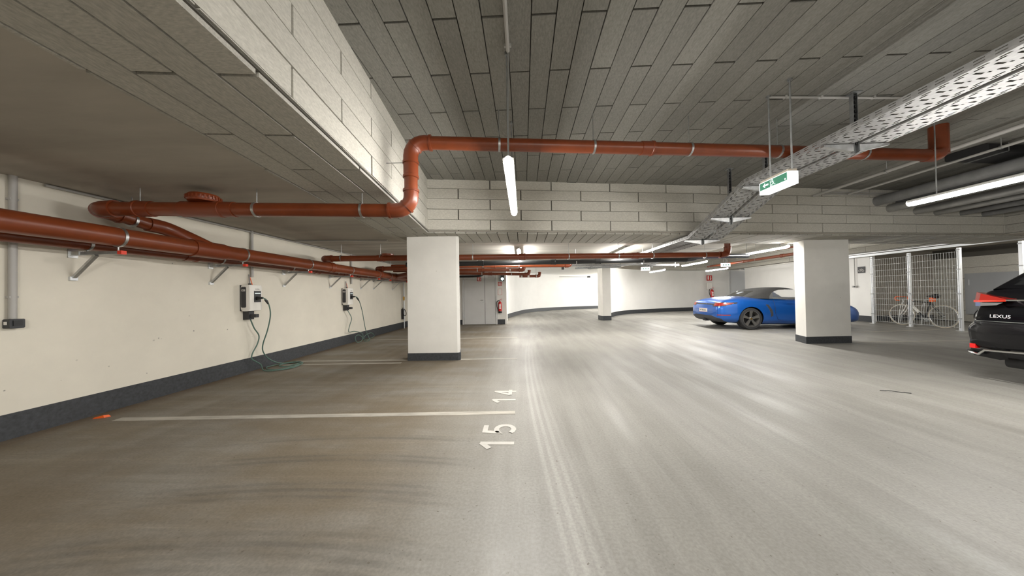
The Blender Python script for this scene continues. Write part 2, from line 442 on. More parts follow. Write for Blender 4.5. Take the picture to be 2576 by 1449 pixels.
boards(coffer, 'board_ceiling', (0, 0, T), (0, 1, 0), (1, 0, 0), [(p.y, p.x) for p in (EN, ER, C1, C0)], .1905, 1.155, .095, 2.247, .575, ugap=.02)
boards(low_beam, 'board_face', (*xy(C0), 2.445), B, (0, 0, 1), [(0, -.01), (12.88, -.01), (12.88, .955), (0, .955)], .1905, 1.165, 0, .0, .58, thick=.03, gap=.008, ugap=.020)
boards(low_left, 'board_face', (*xy(C0), 2.445), E, (0, 0, 1), [(-15, -.01), (0, -.01), (0, .955), (-15, .955)], .1905, 1.155, 0, -.205, .578, thick=.03, gap=.008, ugap=.020)
PE = V((E.y, -E.x, 0))
boards(low_left, 'board_len', (*xy(C0), S), -E, V((0, 0, 1)).cross(E), [(0, -.035), (15, -.035), (15, .80), (0, .80)], .2, 1.16, -.03, .45, .58, thick=.032, gap=.014, ugap=.022)
reg = [C0 - B * .82, C0 - B * .0, C1, V((12.0, 7.4, 0)), V((12.0, back(12.0), 0)), V((-2.5, back(-2.5), 0))]
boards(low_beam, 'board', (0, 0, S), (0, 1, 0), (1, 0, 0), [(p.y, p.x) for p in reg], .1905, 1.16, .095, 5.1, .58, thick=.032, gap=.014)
ERd = -E
boards(low_right, 'board_len', (*xy(C1), 2.445), ERd, (0, 0, 1), [(0, -.01), (16, -.01), (16, .955), (0, .955)], .1905, 1.165, 0, .3, .58, thick=.035, ymin=3)
boards(high_back, 'board_pale', (0, 0, 3.30), (0, 1, 0), (1, 0, 0), [(p[1], p[0]) for p in [(5.55, back(5.55)), (12, back(12)), (13.3, 8.8), (13.3, 23.9), (5.55, 23.9)]], .1905, 1.16, .095, 5.1, .58, thick=.03, maxn=120)

# left wall
struct('wall_left', MB().box((WX - .15, 1.5, 1.7), (.3, 22.4, 3.6)), 'wall_cream')
def skirting(name, p, q, z, t=.012):
    a, b = V((*p, 0)), V((*q, 0)); d = (b - a).normalized(); n = V((d.y, -d.x, 0))
    struct(name, MB().prism([xy(a), xy(b), xy(b + n * t), xy(a + n * t)][::-1], 0, z), 'skirt')
skirting('baseboard_left', (WX, -9.4), (WX, 12.5), .232)
# wall with the double door
struct('wall_door', MB().box((-2.77, 12.6, 1.6), (4.1, .2, 3.4)), 'col_white')
skirting('baseboard_door', (-4.7, 12.5), (-2.52, 12.5), .2)
skirting('baseboard_door', (-1.15, 12.5), (-.79, 12.5), .2)
struct('wall_pier', MB().box((-.9, 13.5, 1.6), (.22, 1.9, 3.4)), 'wall_white')
# curved outer and inner walls of the lane
def curved_wall(name, pts, hgt, out, skirt_name, z=.22):
    p = spline([(a, b, 0) for a, b in pts], 8)
    off = []
    for i in range(len(p)):
        t = (p[min(i + 1, len(p) - 1)] - p[max(i - 1, 0)]).normalized(); off.append(V((-t.y, t.x, 0)) * out)
    for nm, mm, h0, t0, t1 in ((name, 'wall_white', hgt, 0, .3), (skirt_name, 'skirt', z, -.012, 0)):
        mb = MB(); n = len(p)
        vs = []
        for i in range(n):
            a = p[i] + off[i] * t0; b = p[i] + off[i] * t1
            vs += [(a.x, a.y, 0), (b.x, b.y, 0), (b.x, b.y, h0), (a.x, a.y, h0)]
        fs = [(i * 4 + k, i * 4 + (k + 1) % 4, i * 4 + 4 + (k + 1) % 4, i * 4 + 4 + k) for i in range(n - 1) for k in range(4)]
        fs += [(0, 1, 2, 3), tuple((n - 1) * 4 + k for k in range(4))]
        mb.add(vs, fs); struct(nm, mb, mm, smooth=True)
curved_wall('wall_curve', [(-.82, 13.9), (-.90, 14.7), (-.62, 16.7), (.33, 20.2), (2.45, 22.5), (6.1, 24.0), (10.5, 24.6), (15.5, 24.8)], 2.7, 1, 'baseboard_curve')
curved_wall('wall_inner_curve', [(4.42, 15.35), (5.6, 17.05), (7.4, 18.3), (9.6, 19.2), (11.2, 19.68), (13.5, 19.95)], 2.58, 1, 'baseboard_inner')
inner_top = struct('wall_inner_top', MB().prism([(5.5, 20.15), (7.4, 18.42), (9.6, 19.32), (11.2, 19.8), (13.5, 20.07), (14.4, 20.3), (14.4, 20.7), (5.5, 20.7)], 2.58, 3.32), 'concrete')
boards(inner_top, 'board_face', (7.4, 18.42, 2.60), (2.2, .9, 0), (0, 0, 1), [(0, 0), (2.37, 0), (2.37, .70), (0, .70)], .1905, 1.16, 0, .2, .58, thick=.03, maxn=30)
boards(inner_top, 'board_face', (9.6, 19.32, 2.60), (3.9, .75, 0), (0, 0, 1), [(0, 0), (3.97, 0), (3.97, .70), (0, .70)], .1905, 1.16, 0, .4, .58, thick=.03, maxn=30)
struct('wall_far', MB().box((14.0, 20.1, 1.3), (1.4, .2, 2.6)), 'wall_white')
# right wall with boarded upper strip
struct('wall_right', MB().prism([(12.8, 11.5), (12.98, 11.5), (13.55, 18.5), (13.35, 18.5)], 0, 2.58), 'wall_white')
skirting('baseboard_right', (13.35, 18.5), (12.8, 11.5), .22)
right_top = struct('wall_right_top', MB().prism([(12.80, 8.9), (13.35, 8.9), (14.0, 20), (13.38, 20), (12.80, 11.5)], 2.60, 3.32), 'concrete')
dv = V((12.8 - 13.38, 11.5 - 20, 0)); dl = dv.length
boards(right_top, 'board_face', (13.38, 20, 2.61), dv, (0, 0, 1), [(0, 0), (dl + 2.6, 0), (dl + 2.6, .68), (0, .68)], .1905, 1.16, 0, .3, .58, thick=.03, maxn=60)
# bicycle room
struct('wall_bike_back', MB().prism([(12.9, 12.0), (16.2, 12.0), (16.2, 12.2), (12.9, 12.2)], 0, 2.7), 'concrete')
bikewall = struct('wall_bike_right', MB().box((15.75, 3.7, 1.35), (.2, 17.0, 2.7)), 'board_shade')
boards(bikewall, 'board_face', (15.65, 12.0, .02), (0, -1, 0), (0, 0, 1), [(0, 0), (7.2, 0), (7.2, 2.28), (0, 2.28)], .38, 2.4, 0, 0, 0, thick=.03, maxn=60)
skirting('baseboard_bike', (13.0, 12.0), (15.6, 12.0), .2)
# enclosure behind the camera
struct('wall_rear', MB().box((5, -9.4, 1.7), (22, .2, 3.6)), 'wall_cream')
struct('wall_near_right', MB().box((16.6, 1.2, 1.7), (.2, 21.4, 3.6)), 'wall_white')
struct('wall_end', MB().box((7, 31, 1.7), (20, .2, 3.6)), 'wall_white')
struct('wall_lane_end', MB().box((16.2, 28.5, 1.7), (.2, 7, 3.6)), 'wall_white')

# columns
def column(name, label, pts, z, skirt_z):
    t = thing(name, label, 'column', (0, 0, 0))
    MB().prism(pts, 0, z).build('shaft', 'col_white', t)
    c = V((sum(p[0] for p in pts) / len(pts), sum(p[1] for p in pts) / len(pts), 0))
    mb = MB(); k = 1.0
    out = []
    for p in pts:
        q = V((*p, 0)) - c; out.append(xy(c + q + q.normalized() * .012))
    mb.prism(out, 0, skirt_z).build('painted_base', 'skirt', t, label='anthracite painted base band')
    return t
column('concrete_column', 'wide white concrete column with dark base, left of the lane', [(-2.235, 5.665), (-1.285, 5.69), (-1.243, 5.735), (-1.30, 6.03), (-2.28, 6.0)], 2.40, .145)
column('concrete_column', 'white concrete column in front of the blue car', [(6.47, 7.11), (7.53, 7.18), (7.53, 7.58), (6.61, 7.52), (6.55, 7.45)][:1] + [(7.53, 7.18), (7.53, 7.58), (6.60, 7.52)], 2.40, .158)
column('concrete_column', 'slim white column at the bend by the curved walls', [(3.56, 13.58), (3.93, 13.6), (3.93, 14.2), (3.50, 14.2), (3.50, 13.75)], 2.66, .2)

# ------------------------------------------------------------------ doors
d = thing('double_door', 'grey steel double door with uneven leaves beside the extinguisher', 'door', (0, 0, 0))
mb = MB()
mb.box((-2.54, 12.47, 1.04), (.07, .08, 2.08)); mb.box((-1.14, 12.47, 1.04), (.07, .08, 2.08)); mb.box((-1.84, 12.47, 2.11), (1.47, .08, .08))
mb.build('door_frame', 'door', d)
MB().box((-1.62, 12.455, 1.035), (.03, .01, 2.03)).build('leaf_gap', 'charcoal', d)
for a, b_, hx in ((-2.495, -1.628, -1.70), (-1.612, -1.185, None)):
    lf = MB().box(((a + b_) / 2, 12.47, 1.035), (b_ - a, .05, 2.04)).build('door_leaf', 'door', d)
    if hx:
        MB().cyl((hx, 12.445, 1.02), (hx, 12.40, 1.02), .02, 10).cyl((hx, 12.405, 1.02), (hx - .10, 12.405, 1.02), .010, 8).build('handle', 'zinc', lf, True)
        MB().cyl((hx, 12.445, .93), (hx, 12.435, .93), .022, 12).build('lock_plate', 'zinc', lf, True)
    MB().box(((a + b_) / 2 + (-.15 if hx else .05), 12.42, 1.985), (.24, .06, .055)).build('door_closer', 'conduit', lf)
for hx in (-2.52, -1.155):
    for hz in (1.8, .35): MB().cyl((hx, 12.43, hz - .09), (hx, 12.43, hz + .09), .014, 8).build('hinge', 'steel_white', d, True)
d2 = thing('steel_door', 'pale steel door at the far end behind the blue car', 'door', (0, 0, 0))
MB().box((14.0, 19.98, 1.25), (1.2, .06, 2.5)).build('door_leaf', 'door_light', d2)
MB().box((13.42, 19.95, 1.25), (.06, .1, 2.5)).build('door_frame', 'door', d2)

# ------------------------------------------------------------------ floor markings
def line(name, label, a, b, wd, m='line'):
    a, b = V((*a, 0)), V((*b, 0)); t = (b - a).normalized(); n = V((-t.y, t.x, 0)) * wd / 2
    return tag(MB().prism([xy(a - n), xy(b - n), xy(b + n), xy(a + n)], 0, .003).build(name, m), label, 'floor line')
line('bay_line', 'white bay line between the floor numbers 15 and 14', (-4.3, 2.99), (-.11, 3.16), .085)
line('bay_line', 'faded bay line just in front of the left column', (-4.55, 5.40), (-2.3, 5.50), .07)
line('bay_line', 'faded bay line running up to the left column side', (-4.5, 5.70), (-.14, 5.78), .07)
line('bay_line', 'far pale bay line behind the left column', (-4.5, 8.42), (-.2, 8.60), .08)
line('bay_line', 'pale bay line running right from the column in front of the blue car', (7.6, 7.26), (10.9, 7.33), .08)
line('bay_line', 'pale bay line leading to the wire mesh fence', (8.0, 8.72), (12.2, 9.27), .08)
def strokes(name, label, glyphs, x_base, x_top, y0, y1, wd=.045):
    """numbers painted to be read from the lane: up is -x, reading direction is +y"""
    t = thing(name, label, 'floor number', ((x_base + x_top) / 2, (y0 + y1) / 2, 0))
    H = abs(x_top - x_base); Wd = (y1 - y0) / len(glyphs)
    for i, g in enumerate(glyphs):
        mb = MB()
        for gi, pts in enumerate(g):
            P = [V((x_base - p[1] * H, y0 + i * Wd + p[0] * Wd * .92, 0)) - t.location for p in pts]
            L_, R_ = [], []
            for k, p in enumerate(P):
                d0 = (P[k] - P[k - 1]).normalized() if k else None; d1 = (P[k + 1] - P[k]).normalized() if k < len(P) - 1 else None
                dd = ((d0 or d1) + (d1 or d0)).normalized(); nn = V((-dd.y, dd.x, 0)); c = dd.dot(d1 or d0)
                L_.append(p + nn * wd / 2 / max(c, .5)); R_.append(p - nn * wd / 2 / max(c, .5))
            n = len(P); vs = [(p.x, p.y, .0035 + .0008 * gi) for p in L_ + R_] + [(p.x, p.y, 0) for p in L_ + R_]
            fs = [(k, k + 1, n + k + 1, n + k) for k in range(n - 1)] + [(2 * n + k, 2 * n + k + 1, k + 1, k) for k in range(n - 1)] + [(3 * n + k, 3 * n + k + 1, n + k + 1, n + k) for k in range(n - 1)]
            mb.add(vs, fs)
        mb.build('digit', 'number', t)
one = [[(.12, .74), (.48, .95), (.50, 0)]]
one = [[(.10, .70), (.50, .97)], [(.47, 1.0), (.47, 0)]]
five = [[(.86, .96), (.30, .96), (.24, .50)], [(.24, .52)] + [(.50 + .36 * math.cos(a), .32 + .28 * math.sin(a)) for a in [math.radians(q) for q in range(140, -150, -20)]]]
four = [[(.66, 1.0), (.66, 0)], [(.66, .98), (.12, .26)], [(.08, .27), (.90, .27)]]
strokes('floor_number', 'white number 15 painted on the floor near the camera', [one, five], -.10, -.385, 2.40, 2.90)
strokes('floor_number', 'white number 14 painted on the floor beyond the bay line', [one, four], -.115, -.39, 3.42, 3.94)

# ------------------------------------------------------------------ tube lamps
def make_lamp(L_=1.6):
    t = thing('tube_lamp', 'x', 'lamp')
    r = .040; n = 16
    mb = MB(); vs = []
    for y in (-L_ / 2 + .03, L_ / 2 - .03):
        for k in range(n + 1):
            a = math.radians(90 - 180 * k / n) - PI / 2
            vs.append((r * math.cos(a), y, r * math.sin(a)))
    fs = [(k, k + 1, n + 2 + k, n + 1 + k) for k in range(n)]
    mb.add(vs, fs).build('diffuser', 'lamp', t, True, 'glowing white diffuser')
    MB().rbox((0, 0, .016), (.102, L_ - .04, .032), .012, 3, 1).build('housing', 'lampcap', t)
    for e in (-1, 1):
        MB().cyl((0, e * (L_ / 2 - .03), 0), (0, e * (L_ / 2), 0), r * .96, 16).build('end_cap', 'lamp_end', t, True)
    return t
lp = make_lamp()
def lamp(label, loc, ceil, rz=0, rods=(-.55, .55), first=[True], sx=1.0):
    if first[0]: o = lp; first[0] = False
    else: o = copy_tree(lp)
    # drop rods inherited from an earlier copy
    for ch in [c for c in o.children if c.name.startswith('suspension')]: bpy.data.objects.remove(ch)
    o.location = loc; o.rotation_euler = (0, 0, rz); o['label'] = label; o['group'] = 'suspended tube lamps'; o.scale = (1, sx, 1)
    for q in rods:
        MB().cyl((0, q, .04), (0, q, ceil - loc[2]), .006, 6).cyl((0, q, ceil - loc[2] - .03), (0, q, ceil - loc[2]), .016, 8).build('suspension', 'zinc_dull', o, True)
    return o
lamp('tube lamp hanging below the orange pipe at the centre', (-.115, 3.45, 2.42), 3.37, rods=(-.8, .17), sx=1.08)
lamp('small lit tube lamp seen end-on above the far pipes', (-.1, 8.0, 2.315), 2.42)
lamp('bright tube lamp at the right edge among the grey pipes', (4.83, 3.10, 2.30), 3.37)
lamp('lit tube lamp left of the cable tray behind the beam', (2.62, 8.3, 2.34), 2.42)
lamp('long lit tube lamp above the blue car roof', (6.42, 8.25, 2.30), 3.27)
lamp('lit tube lamp above the far wall beyond the brown pipe end', (6.38, 11.4, 2.28), 3.27)
lamp('lit tube lamp high above the small wall extinguisher', (9.35, 14.8, 2.28), 3.27)
lamp('lit tube lamp right of the small far exit sign', (6.6, 14.95, 2.28), 3.27)
lamp('tube lamp behind the camera over the lane', (-.1, -1.35, 2.42), 3.37)
lamp('tube lamp behind the camera over the right bays', (4.83, -1.7, 2.30), 3.37)
lamp('tube lamp inside the bicycle store', (14.3, 6.4, 2.5), 2.62)
lamp('added unseen crosswise tube lamp behind the camera in the aisle', (2.3, -3.6, 2.42), 3.37, PI / 2)  # added out of view to light the faces turned to the camera
lamp('added unseen crosswise tube lamp behind the camera near the right bays', (7.2, -3.6, 2.42), 3.37, PI / 2)  # second added lamp, set crosswise to brighten camera-facing sides
lamp('last tube lamp over the lane behind the camera', (-.1, -6.1, 2.42), 3.37)
lamp('last tube lamp over the right bays behind the camera', (4.83, -6.5, 2.30), 3.37)
lamp('added tube lamp on the ramp ceiling hidden behind the orange pipes', (-.1, 13.6, 2.55), 2.66)  # added to brighten the far walls, kept out of sight
for i, (a, b_, rz) in enumerate(((6.7, 21.7, -1.1), (8.6, 22.1, -1.3), (10.6, 22.3, -1.45), (13.0, 22.4, -1.5))):  # extra unseen lamps, added for more light on the back walls
    lamp(['added tube lamp over the ramp hidden behind the slim column', 'added unseen tube lamp over the ramp behind the inner curved wall', 'added unseen tube lamp over the ramp behind the far fire sign', 'added unseen tube lamp over the ramp near its right end'][i], (a, b_, 2.52), 2.66, rz)

# ------------------------------------------------------------------ pipes
def clampring(parent, p, d, r, rod_to=None, foot=None):
    p = V(p); d = V(d).normalized()
    c = MB().cyl(p - d * .012, p + d * .012, r + .007, 20)
    if rod_to is None and foot is None:
        return c.build('clamp', 'zinc', parent, True)
    o = c.build('clamp', 'zinc', parent, True)
    if rod_to is not None: MB().cyl((p.x, p.y, p.z + r), (p.x, p.y, rod_to), .005, 6).build('hanger_rod', 'zinc', o, True)
    if foot is not None: MB().cyl((p.x, p.y, p.z - r), (p.x, p.y, foot), .007, 6).build('stud', 'zinc', o, True)
    return o
def run(parent, a, b, r, m='pipe', sockets=(), name='pipe_length'):
    a, b = V(a), V(b); d = (b - a).normalized(); L_ = (b - a).length
    o = MB().cyl(a, b, r, 20).build(name, m, parent, True)
    for s_ in sockets:
        p = a + d * s_ if s_ > 0 else b + d * s_
        MB().tube([p - d * .07, p + d * .05, p + d * .055, p + d * .08, p + d * .085], [r + .008, r + .008, r + .014, r + .014, r], 20).build('socket', 'socket' if m == 'pipe' else m, o, True)
    return o
def elbow(parent, corner, a, b, r, R_, m='socket'):
    """bend joining direction a (towards the corner) to b (away)"""
    c = V(corner); a = V(a).normalized(); b = V(b).normalized()
    ang = a.angle(b); tl = R_ * math.tan(ang / 2)
    p0, p1 = c - a * tl, c + b * tl
    nrm = (b - a * a.dot(b)).normalized(); cen = p0 + nrm * R_
    pts = arc(cen, p0, p1, 6)
    rr = [r + .008] * len(pts)
    mb = MB().tube([p0 - a * .07] + pts + [p1 + b * .07], [r + .008] * (len(pts) + 2), 20)
    for q, dd in ((p0 - a * .07, a), (pts[3], (pts[4] - pts[2]).normalized()), (p1 + b * .06, b)):
        mb.cyl(q - dd * .012, q + dd * .012, r + .016, 20)
    return mb.build('elbow', m, parent, True)
rp = .072
sl = math.tan(math.radians(6.9))
py = lambda x: 3.39 + (x + .25) * sl
q = thing('drain_pipe', 'orange brown drain pipe stepping up from the left slab into the recess', 'pipe', (0, 0, 0))
zt, zl = 2.965, 2.20
xv = -1.235
Dx = V((1, sl, 0)).normalized()
run(q, (xv + .2, py(xv + .2), zt), (5.35, py(5.35), zt), rp, sockets=(2.55, 4.9))
run(q, (xv, py(xv), zt - .2), (xv, py(xv), zl + .2), rp, sockets=(.12,))
run(q, (xv - .2, py(xv - .2), zl), (-4.25, py(-4.25), zl), rp, sockets=(1.7, 2.5))
elbow(q, (xv, py(xv), zt), (0, 0, 1), Dx, rp, .16)
elbow(q, (xv, py(xv), zl), Dx, (0, 0, 1), rp, .16)
for x in (-.25, .85, 2.03, 3.18, 4.35): clampring(q, (x, py(x), zt), Dx, rp, rod_to=3.37)
for x in (-1.76, -2.84, -3.97): clampring(q, (x, py(x), zl), Dx, rp, rod_to=S)
cl = clampring(q, (xv, py(xv), 2.74), (0, 0, 1), rp)
MB().cyl((xv, py(xv), 2.74), (-1.54, py(xv), 2.74), .006, 6).build('wall_stud', 'zinc', cl, True)
# clean-out fitting with ribbed cap on top
cx_ = -3.36
MB().tube([(cx_ - .2, py(cx_ - .2), zl), (cx_ + .2, py(cx_ + .2), zl)], rp + .010, 20).build('cleanout_body', 'socket', q, True)
cap = MB().lathe([(.0, .0), (.125, .0), (.135, .02), (.135, .05), (.12, .075), (.0, .08)], 28, (cx_, py(cx_), zl + .075)).build('cleanout_cap', 'socket', q, True)
rb = MB()
for k in range(28):
    a = 2 * PI * k / 28; rb.box((cx_ + .137 * math.cos(a), py(cx_) + .137 * math.sin(a), zl + .11), (.012, .012, .035), Matrix.Rotation(a, 3, 'Z'))
rb.build('grip_ribs', 'socket', cap)
# left end turns along the wall and drops into the collector
xe = -4.42
elbow(q, (xe, py(xe), zl), -Dx, (0, 1, -.06), rp, .13)
run(q, (xe, py(xe) + .18, zl - .01), (xe, 3.36, 2.145), rp)
MB().tube(spline([(xe, 3.34, 2.145), (xe + .02, 3.5, 2.13), (xe + .10, 3.66, 2.05), (-4.18, 3.82, 1.93)], 5), rp + .010, 20).build('branch_bend', 'socket', q, True)
clampring(q, (xe, 3.2, 2.155), (0, 1, -.06), rp, rod_to=S)

# collector along the left wall on brackets
q = thing('collector_pipe', 'long thick orange brown pipe along the left wall on brackets', 'pipe', (0, 0, 0))
BY = [2.94, 4.32, 5.69, 7.10, 8.47, 9.21, 10.56]
rc = .098
zc = lambda y: 1.912 - .004 * (y - 2.9)
run(q, (-4.21, -5, zc(-5)), (-4.21, 10.6, zc(10.6)), rc, sockets=(5 + 6.35, 5 + 8.55, 5 + 9.6))
MB().tube([(-4.21, 3.62, zc(3.6)), (-4.21, 4.02, zc(4))], rc + .012, 20).build('branch_collar', 'socket', q, True)
for y in BY[:6]: clampring(q, (-4.21, y, zc(y)), (0, 1, 0), rc, foot=1.765)
elbow(q, (-4.21, 10.75, zc(10.7)), (0, 1, 0), (1, .5, 0), rc, .2)
run(q, (-4.05, 10.83, zc(10.8)), (-3.2, 11.25, zc(11)), rc)
# thinner pipe beneath, nearer the wall
q = thing('wall_pipe', 'thinner brown pipe tucked behind the collector pipe at the wall', 'pipe', (0, 0, 0))
run(q, (-4.55, -5, 1.855), (-4.55, 11.2, 1.835), .062, sockets=(5 + 3.9, 5 + 6.4, 5 + 7.4, 5 + 8.0))
for y in BY[:6]: clampring(q, (-4.55, y, 1.85), (0, 1, 0), .062, foot=1.765)
bt = None
for i, y in enumerate(BY):
    lab = ['bracket nearest the camera', 'second bracket from the camera, left of the first charger', 'third bracket, right of the first charger', 'fourth bracket, left of the second charger', 'fifth bracket, right of the second charger', 'sixth bracket, close behind the fifth', 'last bracket, by the end of the left wall'][i]
    if bt is None:
        bt = thing('pipe_bracket', '', 'bracket', (WX, y, 1.75))
        MB().box((.27, 0, 0), (.52, .038, .032)).build('arm', 'zinc_dull', bt)
        MB().box((.55, 0, 0), (.045, .042, .038)).build('end_cap', 'redcap', bt, label='red plastic end cap')
        MB().box((.006, 0, 0), (.012, .07, .09)).box((.06, 0, .002), (.1, .05, .042)).build('wall_plate', 'zinc', bt)
        MB().bar((.02, 0, -.25), (.27, 0, -.02), .03, .022).build('brace', 'zinc', bt)
        MB().box((.012, 0, -.262), (.024, .055, .04)).build('foot_plate', 'steel_white', bt)
        o = bt
    else: o = copy_tree(bt); o.location = (WX, y, 1.75)
    o['label'] = 'red-capped pipe bracket, ' + lab; o['group'] = 'pipe brackets on the left wall'

# pipes behind the beam
q = thing('drain_pipe', 'brown pipe under the far slab running right to an upturned elbow', 'pipe', (0, 0, 0))
fy = lambda x: 6.92 + x * .105
D2 = V((1, .105, 0)).normalized()
run(q, (-4.3, fy(-4.3), 2.105), (4.75, fy(4.75), 2.125), .065, sockets=(1.1, 2.0, 4.3, 7.0))
for x in (-4.05, -3.2, -1.15, 1.07, 2.26, 3.1, 4.4): clampring(q, (x, fy(x), 2.115), D2, .065, rod_to=S)
elbow(q, (4.98, fy(4.98), 2.125), D2, (0, 0, 1), .065, .12)
run(q, (4.98, fy(4.98), 2.24), (4.98, fy(4.98), S), .065)
MB().lathe([(0, 0), (.12, 0), (.13, .02), (.13, .05), (0, .07)], 24, (-3.05, fy(-3.05), 2.15)).build('cleanout_cap', 'socket', q, True)
elbow(q, (-4.45, fy(-4.45), 2.105), -D2, (0, 1, -.1), .065, .11)
q = thing('black_pipe', 'black pipe just below the far brown pipe', 'pipe', (0, 0, 0))
run(q, (-3.0, 7.55, 2.05), (4.4, 8.2, 2.10), .06, 'black_pipe', sockets=(1.9, 3.8, 5.0))
MB().tube(spline([(4.3, 8.19, 2.10), (4.6, 8.25, 2.13), (4.9, 8.3, 2.19), (6.3, 8.6, 2.22)], 5), .06, 16).build('bend', 'black_pipe', q, True)
for x in (-2.2, 1.4, 3.2): clampring(q, (x, 7.55 + (x + 3) * .088, 2.06), D2, .06, rod_to=S)
for nm, lab, a, b_, z0, z1, r, ss in (
        ('drain_pipe', 'upper bright orange pipe crossing above the grey door', (-3.9, 8.7), (1.35, 9.35), 2.13, 2.115, .055, (1.2, 3.0)),
        ('drain_pipe', 'middle brown pipe crossing above the grey door', (-4.2, 9.5), (-.1, 10.15), 2.08, 2.07, .058, (1.5, 2.8)),
        ('drain_pipe', 'lower orange pipe with white fittings left of the bright curved wall', (-4.2, 10.6), (.10, 11.2), 2.08, 1.99, .05, (1.4, 3.0))):
    q = thing(nm, lab, 'pipe', (0, 0, 0))
    A_, B_ = V((*a, z0)), V((*b_, z1))
    run(q, A_, B_, r, sockets=ss)
    dd = (B_ - A_).normalized()
    for s_ in (.45, 1.6, 2.7, 3.8):
        p = A_ + dd * s_; clampring(q, p, dd, r, rod_to=S)
    elbow(q, B_ + dd * .12, dd, (.1, .2, .98) if nm != 'x' else dd, r, .09)
q = thing('drain_pipe', 'short orange pipe stub ending in an elbow before the bright wall', 'pipe', (0, 0, 0))
run(q, (-.15, 11.4, 1.93), (.52, 11.5, 1.93), .05)
elbow(q, (.63, 11.52, 1.93), (1, .15, 0), (0, .3, .95), .05, .08)
for x in (-.10, .16): MB().cyl((x, 11.40 + (x + .15) * .15, 1.93), (x + .07, 11.41 + (x + .15) * .15, 1.93), .062, 16).build('white_collar', 'signwhite', q, True)
for x in (-.05, .5): clampring(q, (x, 11.41 + .15 * x, 1.93), (1, .15, 0), .05, rod_to=S)
# cluster of bends left of the near column
q = thing('drain_pipe', 'tangle of brown pipe bends half hidden behind the left column', 'pipe', (0, 0, 0))
run(q, (-4.1, 8.6, 2.06), (-2.2, 8.85, 2.06), .065, sockets=(.8,))
elbow(q, (-4.3, 8.58, 2.06), (-1, -.1, 0), (0, 1, -.3), .065, .11)
MB().tube(spline([(-3.35, 9.0, 2.02), (-3.45, 9.25, 1.98), (-3.75, 9.4, 1.93), (-4.1, 9.6, 1.9)], 5), .07, 18).build('branch_bend', 'socket', q, True)
MB().tube(spline([(-3.9, 10.9, 1.82), (-3.5, 10.95, 1.74), (-3.2, 11.0, 1.62), (-3.05, 11.05, 1.48)], 5), .10, 18).build('drop_bend', 'socket', q, True)
for k in range(7):
    MB().cyl((-3.62 + k * .055, 10.2, 2.0 - k * .02), (-3.595 + k * .055, 10.2, 1.99 - k * .02), .125, 18).build('corrugation', 'socket', q, True)
run(q, (-3.75, 10.2, 2.03), (-2.4, 10.25, 1.8), .105)
for x in (-3.9, -2.9): clampring(q, (x, 8.62 + (x + 4.1) * .13, 2.06), (1, .13, 0), .065, rod_to=S)
q = thing('black_pipe', 'thin black pipe ending in a bend above the grey door', 'pipe', (0, 0, 0))
MB().tube(spline([(-3.2, 11.7, 1.98), (-2.0, 11.7, 1.98), (-1.75, 11.72, 1.99), (-1.6, 11.75, 2.06), (-1.55, 11.76, 2.3)], 5), .045, 14).build('pipe_length', 'black_pipe', q, True)
clampring(q, (-2.6, 11.7, 1.98), (1, 0, 0), .045, rod_to=S)

# brown pipes on the far right wall
q = thing('wall_pipe', 'orange pipe running along the boarded upper right wall', 'pipe', (0, 0, 0))
run(q, (8.9, 9.0, 2.42), (10.3, 17.0, 2.60), .055, sockets=(2.0, 4.5))
for s_ in (1.2, 3.6, 6.0):
    p = V((8.9, 9.0, 2.42)).lerp(V((10.3, 17.0, 2.60)), s_ / 8.1); clampring(q, p, (.17, .98, .02), .055, rod_to=3.27)
q = thing('wall_pipe', 'thin brown pipe above the long lamp over the blue car', 'pipe', (0, 0, 0))
run(q, (8.4, 8.6, 2.56), (8.9, 11.0, 2.66), .03)
clampring(q, (8.5, 9.1, 2.58), (.2, .98, .04), .03, rod_to=3.27); clampring(q, (8.8, 10.5, 2.64), (.2, .98, .04), .03, rod_to=3.27)

# right-hand bundle: insulated pipes running from the beam past the camera
def ypipe(label, x, z, r, m, y0=-4.5, y1=None, hang=3.37, cat='pipe', name='insulated_pipe', cl=(1.5, 3.2, 4.35), dx=0.):
    y1 = C0.y + (x - C0.x) * math.tan(th) if y1 is None else y1
    q = thing(name, label, cat, (0, 0, 0))
    a, b_ = V((x - dx * (y1 - y0), y0, z)), V((x, y1, z))
    MB().cyl(a, b_, r, 18).build('pipe_length', m, q, True)
    for y in cl:
        p = b_.lerp(a, (y1 - y) / (y1 - y0)); clampring(q, p, b_ - a, r, rod_to=hang)
    return q
ypipe('upper dark insulated pipe at the cross beam, nearest the cable tray', 7.64, 3.12, .10, 'insul')
ypipe('second dark insulated pipe beside the upper one', 8.2, 3.11, .09, 'insul')
ypipe('silver jacketed pipe under the right lamp, leftmost of the low row', 7.95, 2.97, .085, 'foil')
ypipe('second silver pipe of the low row under the right lamp', 8.62, 2.92, .075, 'foil')
ypipe('third pipe of the low row under the right lamp', 9.14, 2.90, .065, 'foil')
ypipe('fourth dark pipe of the low row at the cross beam', 9.82, 2.90, .06, 'insul')
ypipe('fifth dark pipe of the low row near the beam corner', 10.4, 2.88, .06, 'insul')
ypipe('long grey conduit crossing the recess below the boards', 6.10, 3.20, .028, 'conduit', name='conduit_pipe', cl=(2.0, 3.6, 5.2), y1=6.45)
ypipe('second thin grey conduit right of the long one', 6.85, 3.23, .020, 'conduit', name='conduit_pipe', cl=(3.0, 4.5), y1=6.5)
ypipe('third thin conduit above the low pipes on the right', 9.0, 3.06, .022, 'conduit', name='conduit_pipe', cl=(4.0, 5.5))
q = thing('conduit_pipe', 'thin conduit running along the top of the cross beam', 'pipe', (0, 0, 0))
